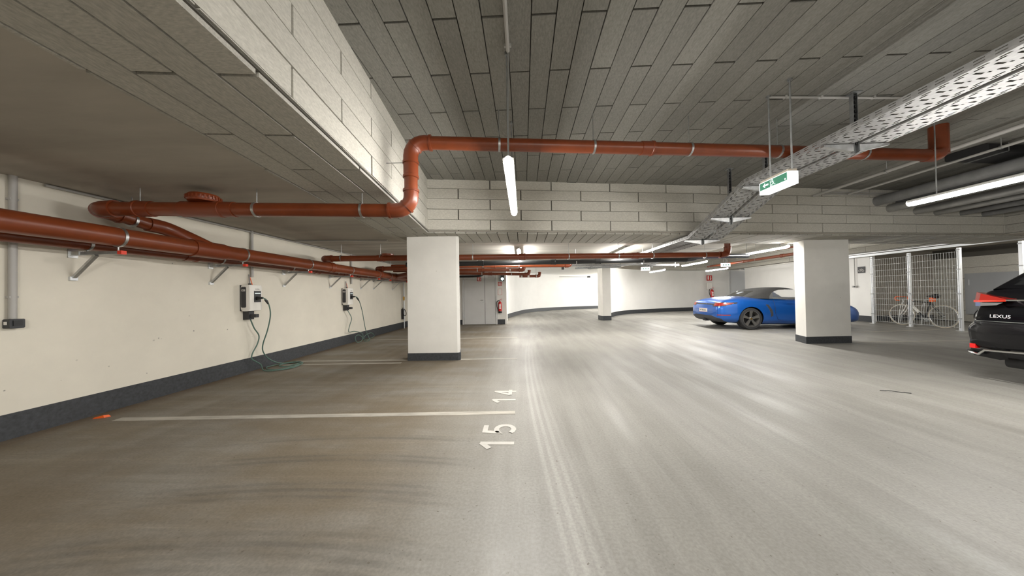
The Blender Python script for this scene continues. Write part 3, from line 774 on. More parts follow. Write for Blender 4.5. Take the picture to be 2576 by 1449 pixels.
for k, dz in enumerate((3.285, 3.245)):
    a = C0 + B * 8.1 + V((.144, -.99, 0)) * .07; b_ = C0 + B * 12.3 + V((.144, -.99, 0)) * .07
    MB().cyl((a.x, a.y, dz), (b_.x, b_.y, dz), .014, 8).build('tube', 'conduit', q, True)
# black duct and brown vertical pipe in the upper right corner
q = thing('black_duct', 'large black duct in the upper right of the recess', 'duct', (0, 0, 0))
MB().rbox((8.75, 5.1, 3.30), (3.9, .42, .11), .03, 4, 0, Matrix.Rotation(th, 3, 'Z')).build('duct_body', 'duct', q, True)
for s_ in (-1.6, -.3, 1.2):
    p = V((8.75, 5.1, 3.30)) + B * s_; MB().bar((p.x, p.y - .22, 3.24), (p.x, p.y + .22, 3.24), .03, .008).cyl((p.x, p.y - .23, 3.24), (p.x, p.y - .23, 3.37), .005, 6).build('hanger', 'zinc_dull', q)
q = thing('drain_pipe', 'dark brown vertical pipe dropping behind the cable tray on the right', 'pipe', (0, 0, 0))
run(q, (5.5, 4.12, 3.37), (5.5, 4.12, 2.99), .085)
elbow(q, (5.53, 4.10, 2.965), (-Dx)[:], (0, 0, 1), .072, .10) if False else None
MB().tube(spline([(5.5, 4.12, 3.10), (5.48, 4.11, 3.02), (5.40, 4.09, 2.975), (5.25, 4.06, 2.965)], 5), .08, 18).build('drop_bend', 'socket', q, True)
q = thing('drain_pipe', 'dark pipe with a grey coupling at the far right edge', 'pipe', (0, 0, 0))
run(q, (7.25, 4.25, 3.37), (7.25, 4.25, 2.92), .11)
MB().cyl((7.25, 4.25, 3.10), (7.25, 4.25, 3.28), .125, 20).build('grey_coupling', 'foil', q, True)
MB().tube(spline([(7.25, 4.25, 2.95), (7.27, 4.26, 2.85), (7.35, 4.27, 2.80), (7.6, 4.31, 2.80)], 5), .115, 18).build('drop_bend', 'socket', q, True)

# ------------------------------------------------------------------ cable trays
def tray_mesh(L_, Wd, hgt=.06, unit=.1, slots=True):
    """perforated tray: bottom and two sides with punched slots, along +y from 0"""
    mb = MB()
    n = max(1, int(round(L_ / unit)))
    xs = [0, .05, .10, .13, .18, .25, .44, .47, .54, .56, .75, .82, .87, .90, .95, 1]
    ys = [0, .20, .40, .55, .75, .88, 1.0]
    def hole(ix, iy):
        if ix in (1, 11): return iy in (0, 1, 2)
        if ix in (3, 13): return iy in (2, 3, 4)
        if ix == 5: return iy == 0
        if ix == 9: return iy == 3
        if ix == 7: return iy == 5
        return False
    for k in range(n):
        for iy in range(len(ys) - 1):
            y0, y1 = (k + ys[iy]) * L_ / n, (k + ys[iy + 1]) * L_ / n
            for ix in range(len(xs) - 1):
                if hole(ix, iy): continue
                x0, x1 = (xs[ix] - .5) * Wd, (xs[ix + 1] - .5) * Wd
                mb.add([(x0, y0, 0), (x1, y0, 0), (x1, y1, 0), (x0, y1, 0)], [(0, 1, 2, 3)])
            zs = [0, .30, .42, .66, .78, 1]
            for sx in (-.5, .5):
                for iz in range(5):
                    if iz in (1, 3) and iy in (0, 1, 2): continue
                    z0, z1 = zs[iz] * hgt, zs[iz + 1] * hgt
                    mb.add([(sx * Wd, y0, z0), (sx * Wd, y1, z0), (sx * Wd, y1, z1), (sx * Wd, y0, z1)], [(0, 1, 2, 3)])
    me = mb.mesh('tray', 'tray')
    bm = bmesh.new(); bm.from_mesh(me); bmesh.ops.remove_doubles(bm, verts=bm.verts, dist=1e-5); bm.to_mesh(me); bm.free()
    return me
def tray(parent, a, b_, Wd, hgt=.06, m=None):
    a, b_ = V(a), V(b_); t = (b_ - a); L_ = t.length; t.normalize(); sd = t.cross(V((0, 0, 1))).normalized(); u = sd.cross(t)
    o = bpy.data.objects.new('tray_length', tray_mesh(L_, Wd, hgt)); col.objects.link(o)
    mw = Matrix((sd, t, u)).transposed().to_4x4(); mw.translation = a; o.parent = parent; o.matrix_local = mw
    if m: o.data.materials.clear(); o.data.materials.append(M[m])
    mod = o.modifiers.new('sheet', 'SOLIDIFY'); mod.thickness = .002
    return o
def bracket_post(parent, x, y, z0, z1, half=.34, za=None):
    za = z0 if za is None else za
    p = MB().box((x - .022, y, (z0 - .10 + z1) / 2), (.004, .04, z1 - z0 + .10)).box((x + .022, y, (z0 - .10 + z1) / 2), (.004, .04, z1 - z0 + .10)).box((x, y + .018, (z0 - .10 + z1) / 2), (.044, .004, z1 - z0 + .10)).box((x, y, z1 - .004), (.1, .1, .008)).build('post', 'zinc_dull', parent)
    hs = MB()
    k = z0
    while k < z1 - .05:
        hs.box((x, y - .001, k), (.012, .036, .025)); k += .05
    hs.build('post_slots', 'dark', p)
    for s_ in (-1, 1):
        vs = [(x + s_ * .03, y - .02, za - .012), (x + s_ * .03, y + .02, za - .012), (x + s_ * half, y + .02, za - .012), (x + s_ * half, y - .02, za - .012),
              (x + s_ * .03, y - .02, za - .09), (x + s_ * .03, y + .02, za - .09), (x + s_ * half, y + .02, za - .03), (x + s_ * half, y - .02, za - .03)]
        MB().add(vs, [(0, 1, 2, 3), (7, 6, 5, 4), (0, 3, 7, 4), (1, 5, 6, 2), (2, 6, 7, 3), (0, 4, 5, 1)]).build('arm', 'zinc', parent)
ct = thing('cable_tray', 'double perforated cable tray hanging under the recess and dipping below the beam', 'cable tray', (0, 0, 0))
for x in (3.43, 3.80):
    Wd = .33 if x < 3.6 else .28
    tray(ct, (x, -2.5, 2.82), (x, 4.5, 2.82), Wd)
    tray(ct, (x, 4.5, 2.82), (x, 6.0, 2.285), Wd)
    tray(ct, (x, 6.0, 2.285), (x, 8.6, 2.285), Wd)
bracket_post(ct, 3.62, 1.95, 2.82, 3.37); bracket_post(ct, 3.62, 3.36, 2.82, 3.37); bracket_post(ct, 3.62, 5.32, 2.50, 3.37, za=2.525); bracket_post(ct, 3.62, 6.15, 2.285, 2.40); bracket_post(ct, 3.62, 4.55, 2.80, 3.37)
bracket_post(ct, 3.62, .4, 2.82, 3.37)
MB().tube([(3.40, -2.5, 2.845), (3.40, 4.5, 2.845), (3.40, 6.0, 2.31), (3.40, 8.5, 2.31)], .016, 8).tube([(3.47, -2.5, 2.84), (3.47, 4.5, 2.84), (3.47, 6.0, 2.305), (3.47, 8.5, 2.305)], .012, 8).tube([(3.80, -2.5, 2.845), (3.80, 4.5, 2.845), (3.80, 6.0, 2.31), (3.80, 8.5, 2.31)], .018, 8).build('cables', 'cable_grey', ct, True)
# far trays
ft = thing('cable_tray', 'narrow cable tray crossing beneath the far slab towards the slim column', 'cable tray', (0, 0, 0))
tray(ft, (-1.1, 11.0, 2.28), (4.9, 11.3, 2.24), .2, .06)
tray(ft, (2.0, 11.4, 2.17), (3.7, 11.5, 2.20), .2, .06, 'zinc_dull')
tray(ft, (2.6, 11.9, 2.19), (4.6, 10.4, 2.24), .2, .06)
tray(ft, (3.8, 8.6, 2.285), (4.2, 10.9, 2.26), .28, .06)
for x, y in ((1.0, 11.1), (2.55, 11.2), (3.6, 11.2), (4.55, 11.3)):
    MB().box((x, y, 2.24), (.04, .34, .04)).box((x, y, 2.30), (.035, .035, .24)).build('bracket', 'zinc_dull', ft)
ft2 = thing('cable_tray', 'pale cable tray section left of the far boarded wall', 'cable tray', (0, 0, 0))
tray(ft2, (4.9, 11.9, 2.27), (6.15, 12.1, 2.27), .2, .07); 
for x in (5.1, 6.0): MB().box((x, 12.0, 2.66), (.035, .035, .9)).build('bracket', 'zinc_dull', ft2)

# ------------------------------------------------------------------ exit sign
ex = thing('exit_sign', 'lit exit sign box with arrow and running figure hanging by the cable tray', 'exit sign', (2.71, 3.25, 2.385))
mb = MB()
mb.box((0, 0, -.012), (.10, .36, .126)).build('light_box', 'signlit', ex, label='glowing white box')
MB().box((0, 0, .062), (.085, .35, .028)).build('top_cover', 'beige', ex)
gp = MB().box((-.0515, 0, .005), (.002, .34, .078)).build('green_panel', 'signgreen', ex)
def flat(name, pts, m, parent, f):
    k = len(pts); MB().add([f(p) for p in pts], [tuple(range(k))]).build(name, m, parent)
fx = lambda p: (-.0535, -p[0], p[1])    # read from -x: +y is left
MB().add([(-.0535, .085 + a, .005 + b_) for a, b_ in ((.045, 0), (.01, .03), (.022, .008), (-.03, .008), (-.03, -.008), (.022, -.008), (.01, -.03))], [(0, 1, 2), (0, 2, 5), (0, 5, 6), (2, 3, 4, 5)]).build('arrow', 'signlit', gp)
mb = MB()
mb.box((-.0535, .005, .033), (.001, .013, .014))
mb.bar((-.0535, .0, .02), (-.0535, -.012, -.004), .001, .013, (1, 0, 0)).bar((-.0535, -.010, -.004), (-.0535, .012, -.018), .001, .008, (1, 0, 0)).bar((-.0535, .012, -.018), (-.0535, .008, -.032), .001, .007, (1, 0, 0)).bar((-.0535, -.012, -.004), (-.0535, -.022, -.022), .001, .008, (1, 0, 0)).bar((-.0535, -.022, -.022), (-.0535, -.036, -.024), .001, .007, (1, 0, 0)).bar((-.0535, .0, .018), (-.0535, .02, .01), .001, .006, (1, 0, 0)).bar((-.0535, .0, .018), (-.0535, -.018, .012), .001, .006, (1, 0, 0))
mb.box((-.0535, -.002, -.034), (.001, .06, .004)); mb.box((-.0535, .03, .0), (.001, .004, .07)); mb.box((-.0535, -.15, -.018), (.001, .014, .014))
mb.build('running_figure', 'signlit', gp)
for y in (.09, -.17):
    MB().cyl((0, y, .07), (0, y, .985), .008, 8).cyl((0, y, .965), (0, y, .985), .022, 10).build('hanger_rod', 'zinc_dull', ex, True)
cdn = thing('conduit_pipe', 'thin conduit on the ceiling boards between exit sign and tray post', 'conduit', (0, 0, 0))
MB().cyl((2.71, 3.34, 3.355), (4.4, 3.46, 3.355), .012, 8).build('tube', 'conduit', cdn, True)
for x in (2.9, 3.3, 3.9): MB().box((x, 3.34 + (x - 2.7) * .07, 3.36), (.02, .04, .03)).build('clip', 'conduit', cdn)
cdn = thing('conduit_pipe', 'pale conduit on the ceiling boards feeding the centre lamp', 'conduit', (0, 0, 0))
MB().cyl((-.1, -.6, 3.352), (-.1, 2.55, 3.352), .016, 8).build('tube', 'conduit', cdn, True)
for y in (.8, 1.8, 2.5): MB().box((-.1, y, 3.36), (.06, .02, .03)).build('clip', 'conduit', cdn)
MB().tube(spline([(-.1, 2.55, 3.35), (-.1, 2.62, 3.25), (-.11, 2.68, 2.9), (-.115, 2.7, 2.5)], 5), .006, 6).build('lamp_cable', 'cable_grey', cdn, True)
for nm, lab, x, y, z in (('exit_sign', 'small lit exit sign hanging left of the far wall lamp', 5.25, 13.0, 2.24), ('exit_sign', 'small lit exit sign near the boarded wall above the far door', 8.6, 13.0, 2.34)):
    e2 = thing(nm, lab, 'exit sign', (x, y, z))
    MB().box((0, 0, 0), (.36, .06, .15)).build('light_box', 'signlit', e2)
    for dx in (-.1, .0, .1): MB().box((dx, -.032, .0), (.045, .004, .05)).build('pictogram', 'signgreen', e2)
    MB().cyl((0, 0, .075), (0, 0, 3.275 - z if x > 5.5 else .42), .006, 6).build('hanger_rod', 'zinc_dull', e2)

# ------------------------------------------------------------------ conduits and chargers on the left wall
def conduit(label, pts, r=.022, clips=(), name='conduit_pipe'):
    q = thing(name, label, 'conduit', (0, 0, 0))
    MB().tube(pts, r, 10).build('tube', 'conduit', q, True)
    for c in clips: MB().box(c, (.05, .05, .02)).build('clip', 'conduit', q)
    return q
conduit('vertical grey conduit at the far left edge ending above a socket', [(WX + .03, 2.56, S), (WX + .03, 2.56, 1.10)], .024, [(WX + .02, 2.56, 2.2), (WX + .02, 2.56, 1.3)])
conduit('grey conduit dropping to the first charger', [(WX + .03, 4.98, S), (WX + .03, 4.98, 1.62)], .022)
conduit('grey conduit dropping to the second charger', [(WX + .03, 7.96, S), (WX + .03, 7.96, 1.60)], .022)
conduit('long conduit along the top edge of the left wall', [(WX + .02, 2.75, S - .02), (WX + .02, 11.5, S - .02)], .014)
conduit('conduit running across the plain slab towards the left column', [(-4.62, 5.88, S - .015), (-2.80, 6.06, S - .015)], .014)
so = thing('wall_socket', 'dark wall socket box at the far left edge', 'socket', (WX, 2.565, 1.055))
MB().rbox((.035, 0, 0), (.07, .085, .085), .01, 3, 0).build('box', 'charcoal', so, True)
MB().box((.073, -.0, .005), (.008, .05, .05)).build('flap', 'dark', so); MB().box((.03, -.0435, .005), (.03, .003, .03)).build('label_plate', 'signwhite', so)

def charger(label, y, cab_label, cab_pts, coil):
    t = thing('wall_charger', label, 'charger', (WX, y, 1.26), 0, 'wall chargers')
    # local x out of the wall, y away from the camera
    MB().rbox((.09, 0, .0), (.17, .245, .43), .045, 5, 2).rbox((.09, 0, -.0), (.15, .235, .445), .05, 5, 1).build('shell', 'white_plastic', t, True)
    MB().box((.006, 0, 0), (.012, .24, .43)).build('back_plate', 'charcoal', t)
    MB().rbox((.068, -.1225, .012), (.085, .006, .345), .02, 4, 1).build('side_panel', 'charcoal', t, True, 'dark side panel')
    st = MB().box((.068, -.127, .125), (.058, .003, .03)).build('sticker', 'signwhite', t)
    for dx in (-.012, .014): MB().box((.068 + dx, -.1295, .125), (.014, .002, .018)).build('sticker_print', 'charcoal', st)
    fp = MB().box((.176, .02, .02), (.006, .13, .19)).build('front_panel', 'charcoal', t, label='dark front panel')
    MB().box((.180, .02, .075), (.004, .105, .012)).build('status_bar', 'led', fp)
    text('brand_lettering', 'KEBA', .034, 'conduit', t, (.1765, .02, .145), (0, 1, 0), (0, 0, 1))
    MB().cyl((.178, .01, -.01), (.205, .01, -.01), .032, 14).build('outlet', 'dark', fp, True)
    hk = MB().box((.055, -.02, -.29), (.10, .10, .15)).build('holder', 'charcoal', t)
    MB().box((.15, -.02, -.305), (.12, .06, .055)).build('holder_arm', 'charcoal', hk)
    MB().cyl((.06, .0, .22), (.06, .0, .245), .022, 10).build('cable_gland', 'dark', t, True)
    MB().cyl((.04, .02, .24), (.03, .02, .40), .010, 8).build('supply_cable', 'cable_grey', t, True)
    MB().tube(spline([(.06, .05, .215), (.05, .04, .28), (.035, .025, .36)], 4), .006, 8).build('earth_cable', 'orange', t, True)
    c = thing('charging_cable', cab_label, 'cable', (WX, y, 0))
    o = V((WX, y, 0))
    pts = spline([V(p) - o for p in cab_pts], 7)
    MB().tube(pts, .0095, 8).build('cable', 'cable_green', c, True)
    a, b_ = V(cab_pts[0]) - o, V(cab_pts[1]) - o
    MB().tube([a, a.lerp(b_, .5), b_], [.026, .022, .015], 12).build('plug', 'dark', c, True)
    i2 = V(cab_pts[2]) - o; i3 = V(cab_pts[3]) - o
    MB().tube([b_.lerp(i2, .3), b_.lerp(i2, .7), i2.lerp(i3, .15)], [.012, .021, .012], 12).build('strain_relief', 'dark', c, True)
    return t
def ring(cx_, cy_, rx, ry, z, a0, a1, n=8):
    return [(cx_ + rx * math.cos(math.radians(a0 + (a1 - a0) * k / n)), cy_ + ry * math.sin(math.radians(a0 + (a1 - a0) * k / n)), z + .006 * (k % 3)) for k in range(n + 1)]
charger('white wall charger with green cable coiled below, nearer the camera', 4.905, 'green charging cable coiled on the floor under the nearer charger',
        [(-4.53, 4.915, 1.25), (-4.44, 4.92, 1.255), (-4.40, 4.97, 1.18), (-4.41, 5.03, .97), (-4.48, 5.05, .70), (-4.55, 5.03, .44), (-4.58, 5.08, .29), (-4.56, 5.2, .14), (-4.50, 5.38, .04)]
        + ring(-4.36, 5.28, .24, .30, .015, 80, -240, 7) + ring(-4.30, 5.34, .14, .20, .03, 100, -230, 6) + ring(-4.37, 5.24, .26, .34, .012, 120, -100, 5)
        + [(-4.58, 5.02, .10), (-4.62, 4.96, .17), (-4.63, 4.90, .23), (-4.64, 4.93, .32), (-4.63, 5.01, .46), (-4.62, 5.03, .60), (-4.62, 4.94, .74), (-4.63, 4.88, .90)], None)
charger('white wall charger further along, beside the left column', 7.69, 'green charging cable looping on the floor under the farther charger',
        [(-4.53, 7.70, 1.25), (-4.44, 7.71, 1.255), (-4.40, 7.79, 1.18), (-4.42, 7.99, .88), (-4.45, 8.22, .33), (-4.36, 8.25, .03), (-4.45, 8.15, .02), (-4.55, 8.35, .12), (-4.55, 8.70, .17), (-4.56, 8.92, .05), (-4.52, 8.6, .02), (-4.45, 8.2, .05), (-4.5, 8.0, .20), (-4.52, 7.84, .18), (-4.5, 7.86, .03), (-4.45, 8.02, .05), (-4.48, 8.11, .22), (-4.60, 7.95, .31), (-4.62, 7.70, .33), (-4.62, 7.75, .5), (-4.62, 7.83, .68), (-4.63, 7.67, .90)], None)
hp = thing('standpipe', 'thin upright pipe with valve at the far corner by the left column', 'pipe', (-4.62, 11.36, 0))
MB().cyl((0, 0, 0), (0, 0, 1.75), .02, 10).build('riser', 'steel_white', hp, True); MB().cyl((-.05, .05, .5), (-.05, .05, 1.9), .012, 8).build('second_riser', 'conduit', hp, True)
MB().box((0, -.02, 1.15), (.05, .06, .14)).build('valve', 'brass', hp); MB().tube(spline([(.02, -.03, .75), (.10, -.05, .6), (.06, -.05, .48), (-.06, -.02, .6), (-.04, -.02, .8)], 5), .012, 6).build('hose_loop', 'dark', hp, True)
MB().box((-.05, -.03, .55), (.06, .06, .4)).build('lagging', 'dark', hp)
tag(MB().add([(-4.59, 3.00, .0), (-4.50, 3.03, 0), (-4.48, 3.07, 0), (-4.57, 3.05, 0), (-4.58, 3.01, .012), (-4.51, 3.03, .028), (-4.49, 3.06, .024), (-4.56, 3.04, .016)], [(0, 1, 2, 3), (4, 5, 6, 7), (0, 1, 5, 4), (1, 2, 6, 5), (2, 3, 7, 6), (3, 0, 4, 7)]).build('orange_scrap', 'orange'), 'small orange plastic scrap at the end of the bay line', 'litter')
tag(MB().tube(spline([(4.30, 3.80, .005), (4.38, 3.78, .012), (4.47, 3.74, .006), (4.55, 3.71, .004)], 4), .004, 6).build('twig', 'dark'), 'thin dark twig lying on the lane near the black car', 'litter')

# ------------------------------------------------------------------ fire signs, extinguishers
def fire_sign(label, p, s=.16):
    t = thing('fire_sign', label, 'sign', p)
    MB().box((0, 0, 0), (s, .006, s)).build('plate', 'signred', t)
    mb = MB().rbox((-s * .2, -.004, -.0 * s), (s * .22, .003, s * .7), s * .08, 4, 1).box((-s * .2, -.004, s * .40), (s * .1, .003, s * .1))
    mb.build('extinguisher_picture', 'signwhite', t)
    MB().add([(s * a, -.0045, s * b_) for a, b_ in ((.12, -.35), (.30, -.4), (.36, -.1), (.26, .1), (.32, .32), (.2, .38), (.16, .12), (.2, -.05))], [(0, 1, 2, 7), (7, 2, 3, 6), (6, 3, 4, 5)]).build('flame_picture', 'signwhite', t)
fire_sign('red extinguisher sign on the grey double door', (-1.85, 12.435, 1.90), .165)
fire_sign('red extinguisher sign above the notice by the double door', (-.985, 12.49, 1.69), .16)
fire_sign('red extinguisher sign on the far inner wall', (11.93, 19.60, 2.08), .34)
def notice(label, p, wd, ht, m):
    t = thing('notice_board', label, 'notice', p)
    MB().box((0, 0, 0), (wd, .01, ht)).build('frame', m, t)
    sh = MB().box((0, -.007, 0), (wd - .02, .006, ht - .02)).build('sheet', 'signwhite', t)
    mb = MB()
    for k in range(6): mb.box((-wd * .22, -.0105, ht * (.32 - .11 * k)), (wd * .12, .001, ht * .03)); mb.box((wd * .1, -.0105, ht * (.32 - .11 * k)), (wd * .4, .001, ht * .012))
    mb.build('print', 'conduit', sh)
notice('white notice with thin red frame above the extinguisher', (-.985, 12.49, 1.35), .165, .255, 'signred')
notice('pale framed notice on the far inner wall', (11.92, 19.60, 1.55), .34, .46, 'beige')
def extinguisher(label, p, s=1., hose=-1):
    t = thing('fire_extinguisher', label, 'fire extinguisher', p)
    q = lambda *a: V(a) * s
    MB().lathe([(0, .0), (.072, .0), (.075, .03), (.075, .36), (.066, .41), (.03, .445), (.022, .47), (0, .47)], 24).build('cylinder', 'red', t, True)
    MB().lathe([(0, -.02), (.076, -.02), (.08, 0), (.078, .05), (.0745, .055)], 24).build('foot_ring', 'dark', t, True)
    MB().cyl((0, 0, .46), (0, 0, .52), .02, 12).build('valve', 'zinc', t, True)
    MB().bar((-.02, 0, .52), (.09, -.01, .56), .018, .012).bar((-.02, 0, .50), (.08, -.01, .50), .018, .01).build('lever', 'red', t)
    MB().tube(spline([(-.02, 0, .49), (-.09, -.01, .48), (-.14, -.02, .40), (-.13, -.02, .25), (-.085, -.03, .12), (-.075, -.03, .06)], 5), .014, 10).build('hose', 'dark', t, True)
    lb = MB()
    for z0, z1, wd in ((.155, .185, .085), (.20, .255, .075), (.27, .31, .085), (.32, .345, .08)):
        vs = []
        for z in (z0, z1):
            for k in range(7):
                a = math.radians(-90 - wd / .15 * 57 + wd / .15 * 114 * k / 6); vs.append((.0762 * math.cos(a), .0762 * math.sin(a), z))
        lb.add(vs, [(k, k + 1, 8 + k, 7 + k) for k in range(6)])
    lb.build('label_print', 'signwhite', t)
    MB().box((0, .085, .25), (.05, .03, .2)).build('wall_hook', 'dark', t)
    t.scale = (s, s, s)
extinguisher('red fire extinguisher on the wall right of the double door', (-.985, 12.385, .50))
extinguisher('red fire extinguisher on the far wall behind the blue car tail', (11.97, 19.42, .72), 1.35)
# signal lamp by the pier
sg = thing('signal_lamp', 'traffic signal with lit white lens above the extinguisher', 'signal lamp', (-.87, 12.42, 1.97))
MB().box((0, 0, 0), (.14, .12, .32)).build('housing', 'dark', sg)
MB().lathe([(0, 0), (.06, 0), (.055, .02), (0, .03)], 20, (0, -.06, -.08), 1).build('lens', 'siglamp', sg, True, 'glowing lens')
MB().lathe([(0, 0), (.05, 0), (.045, .015), (0, .02)], 20, (0, -.06, .08), 1).build('dark_lens', 'charcoal', sg, True)
for o in sg.children:
    if 'lens' in o.name:
        for v in o.data.vertices: v.co.y = -.06 - (v.co.y + .06)
MB().box((-.11, .03, 0), (.10, .01, .32)).build('back_plate', 'zinc_dull', sg)
cm = thing('camera_bar', 'thin grey bar with a dark camera high on the curved wall', 'camera', (3.9, 21.6, 2.45))
MB().cyl((-1.3, .0, 0), (.9, .9, 0), .02, 8).build('bar', 'conduit', cm, True); MB().box((1.0, .92, .0), (.22, .12, .12)).build('camera_body', 'charcoal', cm)
tag(MB().box((2.05, 15.5, 2.55), (.12, .12, .14)).cyl((2.05, 15.5, 2.6), (2.05, 15.5, 2.66), .02).build('sensor_box', 'charcoal'), 'small black sensor box on the ramp ceiling', 'sensor')

# ------------------------------------------------------------------ bicycle store: fence, sign, bicycles
fn = thing('mesh_fence', 'galvanised wire mesh fence in front of the bicycles', 'fence', (12.35, 9.6, 0))
FY = [11.03, 10.02, 8.92, 7.86]
for y in FY:
    po = MB().box((0, y - 9.6, 1.18), (.06, .06, 2.36)).build('post', 'steel_white', fn)
    MB().box((0, y - 9.6, .006), (.14, .14, .012)).build('foot_plate', 'zinc', po)
    for z in (.35, 1.05, 1.75, 2.3): MB().box((-.035, y - 9.6, z), (.02, .075, .03)).build('clamp', 'zinc_dull', po)
for a, b_ in ((11.03, 10.02), (10.02, 8.92)):
    mb = MB(); n = int(round((a - b_) / .058))
    for k in range(n + 1):
        y = b_ + (a - b_) * k / n - 9.6; mb.box((-.034, y, 1.17), (.005, .005, 2.18))
    for k in range(12):
        z = .1 + k * .195; mb.box((-.04, (a + b_) / 2 - 9.6, z), (.007, a - b_, .008)); mb.box((-.028, (a + b_) / 2 - 9.6, z), (.006, a - b_, .006))
    o = mb.build('mesh_panel', 'mesh_wire', fn); o['kind'] = 'stuff'
MB().box((0, -2.2, 2.43), (.06, 10.4, .07)).box((.0, -2.2, 2.50), (.16, 10.4, .03)).build('top_rail', 'steel_white', fn)
MB().cyl((-.05, -2.2, 2.54), (-.05, 3.0, 2.54), .014, 8).build('rail_conduit', 'conduit', fn, True)
rail = thing('wall_rail', 'white cable duct along the right wall above the blue car', 'duct', (0, 0, 0))
MB().bar((12.74, 11.4, 2.55), (13.28, 18.4, 2.55), .05, .06).build('duct', 'signwhite', rail)
bs = thing('bicycle_sign', 'small black sign with white bicycle on the right wall', 'sign', (12.81, 11.78, 1.95))
MB().box((-.02, 0, 0), (.006, .24, .24)).build('plate', 'dark', bs)
mb = MB()
for y in (-.055, .055): mb.tube([(-.025, y + .036 * math.cos(2 * PI * k / 14), -.03 + .036 * math.sin(2 * PI * k / 14)) for k in range(14)], .005, 5, closed=True)
mb.tube([(-.025, .055, -.03), (-.025, .025, .03), (-.025, -.025, .03), (-.025, .0, -.03), (-.025, .025, .03)], .004, 5).tube([(-.025, -.055, -.03), (-.025, -.025, .04), (-.025, -.01, .045)], .004, 5)
mb.build('bicycle_picture', 'signwhite', bs)
sw = thing('light_switch', 'small grey switch with thin conduit on the right wall', 'switch', (12.80, 12.0, 1.32))
MB().box((-.03, 0, 0), (.06, .14, .07)).build('box', 'conduit', sw); MB().box((-.063, -.02, 0), (.004, .06, .05)).build('rocker', 'charcoal', sw)
MB().cyl((-.02, 0, .04), (-.02, 0, 1.22), .012, 8).build('conduit', 'conduit', sw, True)
cb_ = thing('wall_cabinet', 'flat grey cabinet on the boarded wall behind the black car', 'cabinet', (15.60, 10.35, 1.0))
MB().box((-.06, 0, 0), (.10, 1.45, 1.42)).build('body', 'panel_grey', cb_); MB().box((-.113, 0, 0), (.006, 1.38, 1.35)).build('door', 'panel_grey', cb_)
MB().box((-.12, .62, .40), (.015, .02, .2)).build('handle', 'steel_white', cb_)

